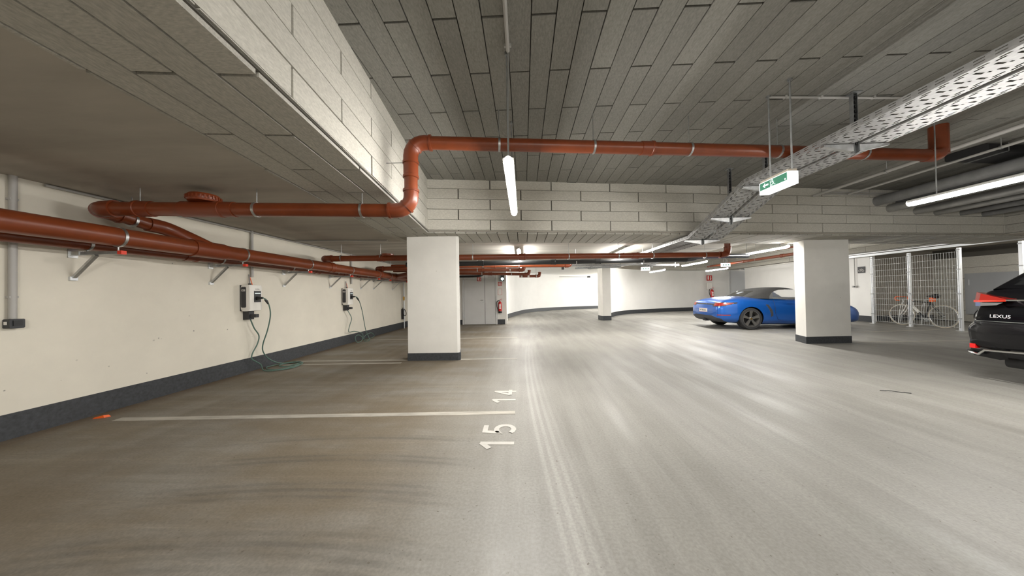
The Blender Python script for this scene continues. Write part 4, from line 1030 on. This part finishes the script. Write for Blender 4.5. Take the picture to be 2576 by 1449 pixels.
def bicycle(name, label, loc, rz, frame_m, tyre_m, lean=0.):
    t = thing(name, label, 'bicycle', loc, rz)
    t.rotation_euler = (lean, 0, rz)
    # local x forward, z up; rear hub at origin x=0, front hub x=1.0
    rw = .335
    for hx in (0, 1.0):
        wh = MB().tube([(hx + rw * math.cos(2 * PI * k / 36), 0, rw + .01 + rw * math.sin(2 * PI * k / 36)) for k in range(36)], .0115, 8, closed=True).build('wheel', tyre_m, t, True)
        MB().tube([(hx + (rw - .024) * math.cos(2 * PI * k / 36), 0, rw + .01 + (rw - .024) * math.sin(2 * PI * k / 36)) for k in range(36)], .010, 6, closed=True).build('rim', 'zinc', wh, True)
        sp = MB()
        for k in range(20):
            a = 2 * PI * k / 20; e = .02 if k % 2 else -.02
            sp.cyl((hx + .02 * math.cos(a + .5), e, rw + .01 + .02 * math.sin(a + .5)), (hx + (rw - .03) * math.cos(a), 0, rw + .01 + (rw - .03) * math.sin(a)), .0012, 4, cap=False)
        sp.cyl((hx, -.04, rw + .01), (hx, .04, rw + .01), .018, 8).build('spokes', 'zinc', wh)
    z = rw + .01
    bb = (.42, 0, .28); seat = (.28, 0, .80); head = (.80, 0, .84); hb = (.83, 0, .72)
    MB().cyl(bb, seat, .017, 10).build('seat_tube', frame_m, t, True)
    MB().cyl(bb, hb, .024, 10).build('down_tube', frame_m, t, True)
    MB().cyl((.29, 0, .77), (.81, 0, .80), .017, 10).build('top_tube', frame_m, t, True)
    MB().cyl(head, hb, .022, 10).build('head_tube', frame_m, t, True)
    for s_ in (-1, 1):
        MB().cyl((0, .05 * s_, z), (.42, .03 * s_, .28), .009, 8).build('chain_stay', frame_m, t, True)
        MB().cyl((0, .05 * s_, z), (.29, .02 * s_, .77), .009, 8).build('seat_stay', frame_m, t, True)
        MB().tube(spline([(.835, .03 * s_, .70), (.90, .045 * s_, .52), (1.0, .05 * s_, z)], 4), .012, 8).build('fork_blade', 'white_plastic', t, True)
    MB().cyl((.28, 0, .80), (.255, 0, .94), .013, 8).build('seat_post', 'orange' if frame_m == 'dark' else 'zinc', t, True)
    MB().tube(spline([(.08, 0, .965), (.16, 0, .975), (.26, 0, .965), (.38, 0, .97)], 4), [.03, .06, .068, .07, .068, .06, .052, .045, .035, .028, .022, .018, .014][:13], 12).build('saddle', 'dark', t, True)
    MB().cyl(head, (.79, 0, .93), .014, 8).cyl((.79, 0, .93), (.88, 0, .95), .013, 8).build('stem', 'dark', t, True)
    hbm = MB()
    hbm.cyl((.88, -.2, .95), (.88, .2, .95), .013, 8)
    for s_ in (-1, 1): hbm.tube(spline([(.88, .2 * s_, .95), (.96, .205 * s_, .95), (1.0, .205 * s_, .90), (.97, .205 * s_, .84), (.88, .205 * s_, .83)], 5), .016, 8)
    hbm.build('handlebar', 'orange' if frame_m == 'dark' else 'dark', t, True)
    MB().lathe([(0, -.006), (.09, -.006), (.09, .006), (0, .006)], 24, (.42, -.05, .28), 1).build('chainring', 'zinc_dull', t, True)
    for s_, a in ((-1, .6), (1, .6 + PI)):
        e = (.42 + .17 * math.cos(a), .07 * s_, .28 + .17 * math.sin(a))
        MB().cyl((.42, .06 * s_, .28), e, .011, 8).box((e[0], e[1] + .05 * s_, e[2]), (.09, .09, .02)).build('crank_arm', 'zinc_dull', t)
    MB().tube([(.42 + .09 * math.cos(a), -.05, .28 + .09 * math.sin(a)) for a in (1.57, 0, -1.57)] + [(0, -.05, z - .03), (0, -.05, z + .03), (.42, -.05, .37)], .004, 4).build('chain', 'dark', t)
    if frame_m == 'dark':
        MB().rbox((.235, 0, .86), (.10, .07, .13), .02, 3, 1).build('saddle_bag', 'orange', t, True)
        MB().cyl((.55, .0, .44), (.70, .0, .62), .037, 12).build('bottle', 'white_plastic', t, True)
    return t
bicycle('road_bicycle', 'road bicycle with cream tyres and orange bar tape behind the fence', (12.78, 9.60, 0), PI / 2, 'dark', 'cream_tyre')
bicycle('city_bicycle', 'dark bicycle partly hidden behind the black car', (13.7, 8.1, 0), PI / 2 + .25, 'charcoal', 'tyre')
bicycle('city_bicycle', 'dark bicycle standing against the wall deep in the store', (14.5, 8.9, 0), PI / 2 - .15, 'charcoal', 'tyre')
rk = thing('bicycle_rack', 'low silver bicycle rack by the left end of the fence', 'rack', (13.15, 10.9, 0))
for k in range(3): MB().tube(spline([(-.06 + .02 * k, .05 - .28 * k, 0), (0, .05 - .28 * k, .5), (.0, -.05 - .28 * k, .86)], 3), .010, 6).tube([(.05, .09 - .28 * k, 0), (.06, -.01 - .28 * k, .86)], .010, 6).build('hoop', 'zinc', rk, True)
MB().bar((0, .2, .02), (0, -.8, .02), .04, .03).build('base_bar', 'zinc_dull', rk)

# ------------------------------------------------------------------ cars
def cr(p0, p1, p2, p3, t):
    return .5 * ((2 * p1) + (p2 - p0) * t + (2 * p0 - 5 * p1 + 4 * p2 - p3) * t * t + (3 * p1 - p0 - 3 * p2 + p3) * t ** 3)
def dense(arr, n):
    out = []
    for i in range(len(arr) - 1):
        p = [arr[max(i - 1, 0)], arr[i], arr[i + 1], arr[min(i + 2, len(arr) - 1)]]
        for k in range(n): out.append([cr(*[q[j] for q in p], k / n) for j in range(len(arr[0]))])
    return out + [list(arr[-1])]
def loft(sections, nu, nv):
    """sections: lists of (x, y, z) half profiles, bottom centre to top centre; returns grid of full rings"""
    fine = [dense(s_, nv) for s_ in sections]
    flat_ = [[c for p in s_ for c in p] for s_ in fine]
    rows = dense(flat_, nu)
    grid = []
    for r in rows:
        half = [V(r[i:i + 3]) for i in range(0, len(r), 3)]
        half = [V((p.x, max(p.y, 0), p.z)) for p in half]
        full = half + [V((p.x, -p.y, p.z)) for p in half[-2:0:-1]]
        grid.append(full)
    return grid
def split_grid(grid, classify, closed=True, caps=None):
    """sort the faces of a lofted grid into parts"""
    parts = {}
    n = len(grid[0])
    for i in range(len(grid) - 1):
        for j in range(n if closed else n - 1):
            j2 = (j + 1) % n
            q = [grid[i][j], grid[i][j2], grid[i + 1][j2], grid[i + 1][j]]
            c = (q[0] + q[1] + q[2] + q[3]) / 4
            k = classify(c, i / (len(grid) - 1), j)
            if k: parts.setdefault(k, []).append(((i, j), (i, j2), (i + 1, j2), (i + 1, j)))
    if caps:
        parts.setdefault(caps[0], []).append(tuple((0, j) for j in range(n)))
        parts.setdefault(caps[1], []).append(tuple((len(grid) - 1, j) for j in range(n)))
    return parts
def part_mesh(grid, faces, name, m, parent, label=None):
    idx = {}; vs = []; fs = []
    for f in faces:
        g = []
        for k in f:
            if k not in idx: idx[k] = len(vs); vs.append(grid[k[0]][k[1]])
            g.append(idx[k])
        if len(set(g)) >= 3: fs.append(g)
    mb = MB(); mb.add(vs, fs)
    o = mb.build(name, m, parent, False, label)
    for p in o.data.polygons: p.use_smooth = True
    o.data.set_sharp_from_angle(angle=math.radians(50))
    return o
def part_sides(grid, faces, name, m, parent, label=None):
    if name not in ('reflector', 'light_surround', 'side_window', 'tail_light', 'side_intake', 'pillar'): return part_mesh(grid, faces, name, m, parent, label)
    sides = {}
    for f in faces: sides.setdefault(sum(grid[a][b].y for a, b in f) > 0, []).append(f)
    for fs in sides.values(): part_mesh(grid, fs, name, m, parent, label)
def snap_arches(grid, arches):
    for (ax, az, r) in arches:
        for row in grid:
            for p in row:
                d_ = math.hypot(p.x - ax, p.z - az)
                if abs(p.y) > .5 and p.z > .12 and r - .035 < d_ < r + .035:
                    k = (r + (.018 if d_ > r else -.018)) / d_ if False else r / d_
                    p.x = ax + (p.x - ax) * k; p.z = az + (p.z - az) * k
def in_arch(c, arches, wmin):
    return abs(c.y) > wmin and any(math.hypot(c.x - a[0], c.z - a[1]) < a[2] for a in arches)
def car_wheel(parent, x, y, r, wd, side, spokes=5, cap_m='brass', arch_r=None):
    """side -1 = the right-hand wheel (faces -y)"""
    t = bpy.data.objects.new('wheel', None); col.objects.link(t); t.parent = parent; t.location = (x, y, r); t.empty_display_size = .1
    h_ = wd / 2
    MB().lathe([(r * .70, -h_), (r * .93, -h_), (r * .985, -h_ * .8), (r, -h_ * .4), (r, h_ * .4), (r * .985, h_ * .8), (r * .93, h_), (r * .70, h_)], 40, (0, 0, 0), 1, False).build('tyre', 'tyre', t, True)
    o = side * h_
    MB().lathe([(r * .60, o * .1), (r * .735, o * .9), (r * .745, o * 1.02), (r * .71, o * 1.03), (r * .66, o * .6), (r * .60, o * .15)], 40, (0, 0, 0), 1, False).build('rim', 'rim', t, True)
    MB().lathe([(0, o * .05), (r * .62, o * .05), (r * .62, o * .0), (0, o * .0)], 30, (0, 0, 0), 1).build('brake_disc', 'dark', t, True)
    mb = MB()
    for k in range(spokes):
        a = 2 * PI * k / spokes + .3
        ca, sa = math.cos(a), math.sin(a)
        vs = []
        for rr, hw, oo in ((r * .10, r * .075, o * .86), (r * .45, r * .10, o * .92), (r * .71, r * .15, o * 1.0)):
            for e in (-1, 1):
                vs.append((rr * ca - e * hw * sa, oo, rr * sa + e * hw * ca)); vs.append((rr * ca - e * hw * sa, oo - side * .05, rr * sa + e * hw * ca))
        mb.add(vs, [(0, 2, 6, 4), (4, 6, 10, 8), (1, 5, 7, 3), (5, 9, 11, 7), (0, 4, 5, 1), (4, 8, 9, 5), (2, 3, 7, 6), (6, 7, 11, 10), (8, 10, 11, 9), (0, 1, 3, 2)])
    mb.lathe([(0, o * .7), (r * .17, o * .7), (r * .17, o * .9), (r * .13, o * .96), (0, o * .97)], 20, (0, 0, 0), 1)
    mb.build('spokes', 'rim', t, False)
    MB().lathe([(0, o * .95), (r * .085, o * .95), (r * .08, o * 1.0), (0, o * 1.0)], 16, (0, 0, 0), 1).build('hub_cap', cap_m, t, True)
    return t
def arch_liner(parent, ax, az, r, y_in, y_out):
    mb = MB(); vs = []; n = 24
    for k in range(n + 1):
        a = math.radians(-25 + 230 * k / n)
        for y in (y_in, y_out): vs.append((ax + r * math.cos(a), y, az + r * math.sin(a)))
    mb.add(vs, [(2 * k, 2 * k + 1, 2 * k + 3, 2 * k + 2) for k in range(n)])
    c = len(vs); mb.add([(ax, y_in, az)] + [vs[2 * k] for k in range(n + 1)], [(0, k + 1, k + 2) for k in range(n)])
    mb.build('wheel_arch_liner', 'dark', parent)

# blue convertible -------------------------------------------------------------
car = thing('convertible_car', 'blue two-seat convertible with black soft top behind the column', 'car', (6.23, 10.62, 0), math.radians(-2.5))
def bsec(x, w_, zb, zm, zs, zd, tuck=.94, cr_=.02, wl=.72):
    return [(x, 0, zb), (x, w_ * wl, zb), (x, w_ * tuck, zb + (zm - zb) * .22), (x, w_ * .995, zb + (zm - zb) * .62), (x, w_, zm), (x, w_ * .975, zm + (zs - zm) * .62), (x, w_ * .88, zs), (x, w_ * .55, zd), (x, 0, zd + cr_)]
secs = [bsec(.00, .58, .42, .50, .60, .62, .98), bsec(.03, .74, .33, .52, .70, .72, .97), bsec(.08, .80, .27, .55, .79, .815), bsec(.15, .835, .23, .56, .845, .875), bsec(.34, .875, .21, .57, .895, .93),
        bsec(.66, .905, .19, .60, .935, .985), bsec(.98, .912, .17, .60, .93, 1.0), bsec(1.35, .90, .15, .58, .905, .985), bsec(1.75, .872, .145, .56, .885, .955), bsec(2.3, .865, .14, .55, .875, .93),
        bsec(2.85, .872, .14, .55, .86, .92), bsec(3.15, .89, .15, .56, .85, .89), bsec(3.44, .90, .16, .56, .83, .83), bsec(3.78, .875, .17, .52, .76, .75), bsec(4.08, .81, .18, .46, .655, .65), bsec(4.27, .70, .19, .40, .545, .545), bsec(4.37, .52, .22, .35, .44, .445)]
arches = [(.97, .335, .365), (3.44, .33, .36)]
g = loft(secs, 22, 12)
snap_arches(g, arches)
def cls(c, u, j):
    if in_arch(c, arches, .5): return None
    if c.x < .50 and c.z < .43 - max(0, abs(c.y) - .45) * .25 and abs(c.y) < .84 - c.x * .3: return 'diffuser'
    if c.x < .60 and abs(c.y) > .50:
        mid, hw = .765 + .10 * c.x, .060 - max(0, c.x - .20) * .13
        if abs(c.z - mid) < hw: return 'tail_light' if abs(c.z - mid) < hw - .018 and .56 < abs(c.y) and c.x < .48 else 'light_surround'
    if c.x < .14 and abs(c.y) <= .50 and .755 < c.z < .80: return 'light_strip'
    if c.x < .36 and abs(c.y) > .60 and .435 < c.z < .468 and c.x > .03: return 'reflector'
    if 1.38 < c.x < 1.62 and abs(c.y) > .7 and .40 < c.z < .76 and abs(c.x - (1.64 - (c.z - .40) * .42 - (c.z - .58) ** 2 * 1.2)) < .042: return 'side_intake'
    if 1.0 < c.x < 2.95 and abs(c.y) < .66 and c.z > .85: return None if c.x > 1.45 else 'body'
    return 'body'
pr_ = split_grid(g, cls, caps=('body', 'body'))
part_mesh(g, pr_['body'], 'body', 'paint_blue', car)
part_mesh(g, pr_['diffuser'], 'diffuser', 'charcoal', car, 'black rear diffuser')
part_sides(g, pr_['tail_light'], 'tail_light', 'tail_red', car, 'dark red tail light')
part_mesh(g, pr_['light_strip'], 'light_strip', 'dark', car)
part_sides(g, pr_['light_surround'], 'light_surround', 'dark', car, 'black surround of the tail light')
if 'side_intake' in pr_: part_sides(g, pr_['side_intake'], 'side_intake', 'charcoal', car, 'dark side air intake')
text('brand_lettering', 'PORSCHE', .06, 'zinc_dull', car, (.052, 0, .778), (0, -1, 0), (-.0, 0, 1))
np_ = MB().box((-.012, 0, .575), (.015, .52, .12)).build('number_plate', 'signwhite', car)
MB().box((-.0205, .24, .575), (.002, .04, .11)).build('plate_band', 'paint_blue', np_)
MB().box((-.0205, 0, .631), (.002, .52, .006)).box((-.0205, 0, .519), (.002, .52, .006)).build('plate_border', 'signred', np_)
text('plate_text', 'W 90318 S', .085, 'charcoal', np_, (-.021, -.02, .575), (0, -1, 0), (0, 0, 1))
for y in (-.05, .05): MB().cyl((.02, y, .26), (.16, y, .26), .04, 16).build('exhaust_tip', 'charcoal', car, True)
part_sides(g, pr_['reflector'], 'reflector', 'tail_red', car, 'red rear reflector')
MB().tube([(2.02, -.885, .79), (2.06, -.895, .80), (2.20, -.895, .80), (2.24, -.885, .795)], [.006, .014, .014, .006], 8).build('door_handle', 'paint_blue', car, True)
MB().tube([(1.66, -.845, .90), (1.68, -.884, .75), (1.70, -.878, .5), (1.78, -.862, .30), (2.0, -.855, .25)], .004, 5).build('door_gap', 'dark', car)
mb = MB().rbox((2.62, -.98, .98), (.14, .16, .10), .04, 4, 1); mb.bar((2.66, -.86, .93), (2.63, -.95, .96), .05, .03)
mb.build('wing_mirror', 'paint_blue', car, True)
# soft top and glass
def gsec(x, zt, wb, wt, zb=.92):
    return [(x, wb, zb), (x, wb * .97, zb + (zt - zb) * .30), (x, (wb + wt) / 2 + .03, zb + (zt - zb) * .66), (x, wt + .02, zb + (zt - zb) * .88), (x, wt * .72, zb + (zt - zb) * .975), (x, 0, zt)]
gs = [gsec(.98, .975, .60, .50, .96), gsec(1.12, 1.06, .68, .52, .95), gsec(1.35, 1.165, .74, .55, .94), gsec(1.62, 1.245, .765, .57, .93), gsec(1.95, 1.285, .77, .58, .92), gsec(2.25, 1.28, .765, .575, .915), gsec(2.5, 1.235, .755, .565, .91), gsec(2.8, 1.09, .74, .60, .90), gsec(3.1, .905, .70, .62, .885)]
fine = [dense(s_, 12) for s_ in gs]
rows = dense([[c for p in s_ for c in p] for s_ in fine], 22)
g2 = []
for r_ in rows:
    half = [V(r_[i:i + 3]) for i in range(0, len(r_), 3)]
    g2.append(half + [V((p.x, -p.y, p.z)) for p in half[-2::-1]])
def cls2(c, u, j):
    zt = 1.285
    if c.x > 2.5:
        return 'pillar' if abs(c.y) > .52 + (c.x - 2.5) * .16 and not (c.z < 1.06 - (c.x - 2.5) * .3 and c.x < 2.72) else ('side_window' if abs(c.y) > .6 else 'windscreen')
    if abs(c.y) > .55 and c.z < 1.205 and (c.x > 2.05 or ((c.x - 2.05) / .44) ** 2 + ((c.z - .93) / .275) ** 2 < 1): return 'side_window'
    if 1.0 < c.x < 1.40 and abs(c.y) < .44 - (c.x - 1.0) * .12: return 'rear_window'
    return 'soft_top'
p2 = split_grid(g2, cls2, closed=False)
for k, m_ in (('soft_top', 'fabric'), ('side_window', 'glass'), ('rear_window', 'glass_dark'), ('windscreen', 'glass'), ('pillar', 'paint_blue')):
    if k in p2: part_sides(g2, p2[k], k, m_, car)
MB().box((2.2, 0, .72), (1.5, 1.5, .25)).build('cabin_floor', 'dark', car)
for y in (-.36, .36): MB().rbox((1.78, y, .95), (.16, .40, .36), .06, 4, 1).build('seat', 'dark', car, True)
MB().rbox((2.82, 0, .88), (.4, 1.4, .14), .05, 4, 1).build('dashboard', 'dark', car, True)
for (ax, az, ar), wd in zip(arches, (.27, .24)):
    for s_ in (-1, 1):
        car_wheel(car, ax, s_ * (.895 - wd / 2), .335, wd, s_)
        arch_liner(car, ax, az, ar, s_ * .55, s_ * .86)
car.scale = (1.0, 1.0, 1.04)

# black sport utility car at the right edge ------------------------------------
suv = thing('suv_car', 'black sport utility car cut off by the right edge of the picture', 'car', (6.02, 3.42, 0), 0)
def ssec(x, w_, zb, zm, zs, zd, cr_=.02, tuck=.93):
    return [(x, 0, zb), (x, w_ * .7, zb), (x, w_ * tuck, zb + .06), (x, w_ * .99, zb + (zm - zb) * .5), (x, w_, zm), (x, w_ * (.945 if x < .6 else .985), zm + (zs - zm) * .5), (x, w_ * (.90 if x < .6 else .95), zs), (x, w_ * .55, zd), (x, 0, zd + cr_)]
ss = [ssec(.0, .80, .46, .66, .78, .79, .0, .97), ssec(.03, .88, .42, .68, .82, .825, .0, .97), ssec(.10, .93, .38, .70, .86, .88), ssec(.16, .93, .34, .72, 1.02, 1.05), ssec(.22, .935, .30, .75, 1.16, 1.20), ssec(.30, .94, .27, .78, 1.18, 1.22), ssec(.5, .945, .25, .80, 1.16, 1.20),
      ssec(1.0, .95, .23, .80, 1.12, 1.14), ssec(1.8, .935, .22, .75, 1.08, 1.10), ssec(2.6, .93, .22, .75, 1.05, 1.08), ssec(3.3, .935, .22, .75, 1.03, 1.06), ssec(3.9, .945, .23, .75, 1.0, 1.03), ssec(4.4, .92, .24, .70, .92, .94), ssec(4.72, .82, .27, .62, .80, .82), ssec(4.88, .62, .32, .55, .68, .70)]
sarch = [(1.05, .37, .42), (3.84, .37, .42)]
g = loft(ss, 12, 7)
snap_arches(g, sarch)
def cls3(c, u, j):
    if in_arch(c, sarch, .55): return None
    if c.x < .55 and c.z < .40: return 'lower_bumper'
    return 'body'
p3 = split_grid(g, cls3, caps=('body', 'body'))
part_mesh(g, p3['body'], 'body', 'paint_black', suv)
part_mesh(g, p3['lower_bumper'], 'lower_bumper', 'charcoal', suv)
# greenhouse
def hsec(x, zt, wb, wt, zb):
    return [(x, wb, zb), (x, wb * .985, zb + (zt - zb) * .35), (x, (wb + wt) / 2 + .02, zb + (zt - zb) * .7), (x, wt, zb + (zt - zb) * .93), (x, wt * .6, zt - .005), (x, 0, zt)]
hs = [hsec(.24, 1.22, .80, .76, 1.16), hsec(.42, 1.38, .83, .70, 1.16), hsec(.66, 1.56, .84, .66, 1.15), hsec(.85, 1.64, .84, .64, 1.14), hsec(1.3, 1.69, .85, .64, 1.11), hsec(2.0, 1.70, .85, .65, 1.08), hsec(2.6, 1.67, .85, .64, 1.06), hsec(3.1, 1.45, .84, .66, 1.04), hsec(3.6, 1.12, .80, .68, 1.0)]
fine = [dense(s_, 6) for s_ in hs]
rows = dense([[c for p in s_ for c in p] for s_ in fine], 8)
g2 = []
for r_ in rows:
    half = [V(r_[i:i + 3]) for i in range(0, len(r_), 3)]
    g2.append(half + [V((p.x, -p.y, p.z)) for p in half[-2::-1]])
def cls4(c, u, j):
    if .29 < c.x < .72 and abs(c.y) < .66: return 'rear_window'
    if .75 < c.x < 3.2 and abs(c.y) > .68 and 1.17 < c.z < 1.55 and abs(c.x - 1.55) > .05 and abs(c.x - 2.45) > .05: return 'side_window'
    if c.x > 2.75 and abs(c.y) < .6: return 'windscreen'
    return 'roof'
p4 = split_grid(g2, cls4, closed=False)
for k, m_ in (('roof', 'paint_black'), ('rear_window', 'glass_dark'), ('side_window', 'glass_dark'), ('windscreen', 'glass_dark')): part_sides(g2, p4[k], k, m_, suv)
for s_ in (1, -1):
    # wedge tail lamp: tall at the outer corner, tapering inwards
    tl = MB().add([(.10, s_ * .87, 1.045), (.05, s_ * .80, 1.05), (.06, s_ * .57, 1.062), (.07, s_ * .57, 1.078), (.08, s_ * .80, 1.155), (.13, s_ * .87, 1.175), (.26, s_ * .90, 1.05), (.30, s_ * .90, 1.165), (.24, s_ * .57, 1.06), (.24, s_ * .57, 1.09)],
                  [(0, 1, 4, 5), (1, 2, 3, 4), (6, 0, 5, 7), (2, 8, 9, 3), (4, 3, 9, 7, 5), (0, 6, 8, 2, 1)]).build('tail_light', 'tail_red', suv, False, 'red wedge tail light')
    MB().add([(.092, s_ * .875, 1.038), (.044, s_ * .80, 1.043), (.054, s_ * .575, 1.056), (.056, s_ * .575, 1.066), (.048, s_ * .80, 1.068), (.095, s_ * .875, 1.070)], [(0, 1, 4, 5), (1, 2, 3, 4)]).build('light_bar', 'tail_glow', tl)
    MB().add([(.10, s_ * .865, .985), (.055, s_ * .79, .99), (.065, s_ * .66, 1.005), (.07, s_ * .61, 1.04), (.055, s_ * .79, 1.035), (.10, s_ * .865, 1.035), (.2, s_ * .87, .985), (.2, s_ * .66, 1.0)], [(0, 1, 4, 5), (1, 2, 3, 4), (0, 6, 7, 2, 1)]).build('reverse_light', 'tail_clear', suv)
    MB().box((.045, s_ * .845, .455), (.06, .05, .06)).build('reflector', 'reflector', suv)
    MB().tube([(.08, s_ * .92, .385), (.01, s_ * .865, .37), (-.02, s_ * .77, .355), (-.025, s_ * .71, .42), (-.035, s_ * .3, .445), (-.035, 0, .445)], .014, 8).build('chrome_trim', 'chrome', suv, True, 'chrome strip along the rear bumper')
    MB().add([(.10, s_ * .92, .42), (.03, s_ * .84, .42), (.0, s_ * .60, .42), (-.02, s_ * .55, .44), (.02, s_ * .55, .33), (.02, s_ * .62, .31), (.04, s_ * .85, .33), (.10, s_ * .92, .36)], [(0, 1, 6, 7), (1, 2, 5, 6), (2, 3, 4, 5)]).build('bumper_corner', 'paint_black', suv)
MB().tube([(.05, -.57, 1.07), (.035, 0, 1.08), (.05, .57, 1.07)], .012, 8).build('tailgate_strip', 'chrome', suv, True)
MB().tube([(.015, -.8, .795), (-.015, 0, .80), (.015, .8, .795)], .006, 6).build('bumper_edge', 'zinc', suv, True)
text('brand_lettering', 'LEXUS', .06, 'chrome', suv, (.055, .63, .86), (0, -1, 0), (.12, 0, 1))
for (ax, az, ar) in sarch:
    for s_ in (-1, 1):
        car_wheel(suv, ax, s_ * .80, .375, .25, s_, 5, 'zinc_dull'); arch_liner(suv, ax, az, ar, s_ * .6, s_ * .90)
MB().box((2.4, 0, .35), (3.6, 1.2, .2)).build('underbody', 'dark', suv)
MB().rbox((.42, 0, .28), (.5, 1.36, .16), .06, 4, 1).build('rear_apron', 'dark', suv, True)
for o in list(suv.children):
    if o.name.startswith('wheel') and o.type == 'EMPTY': pass
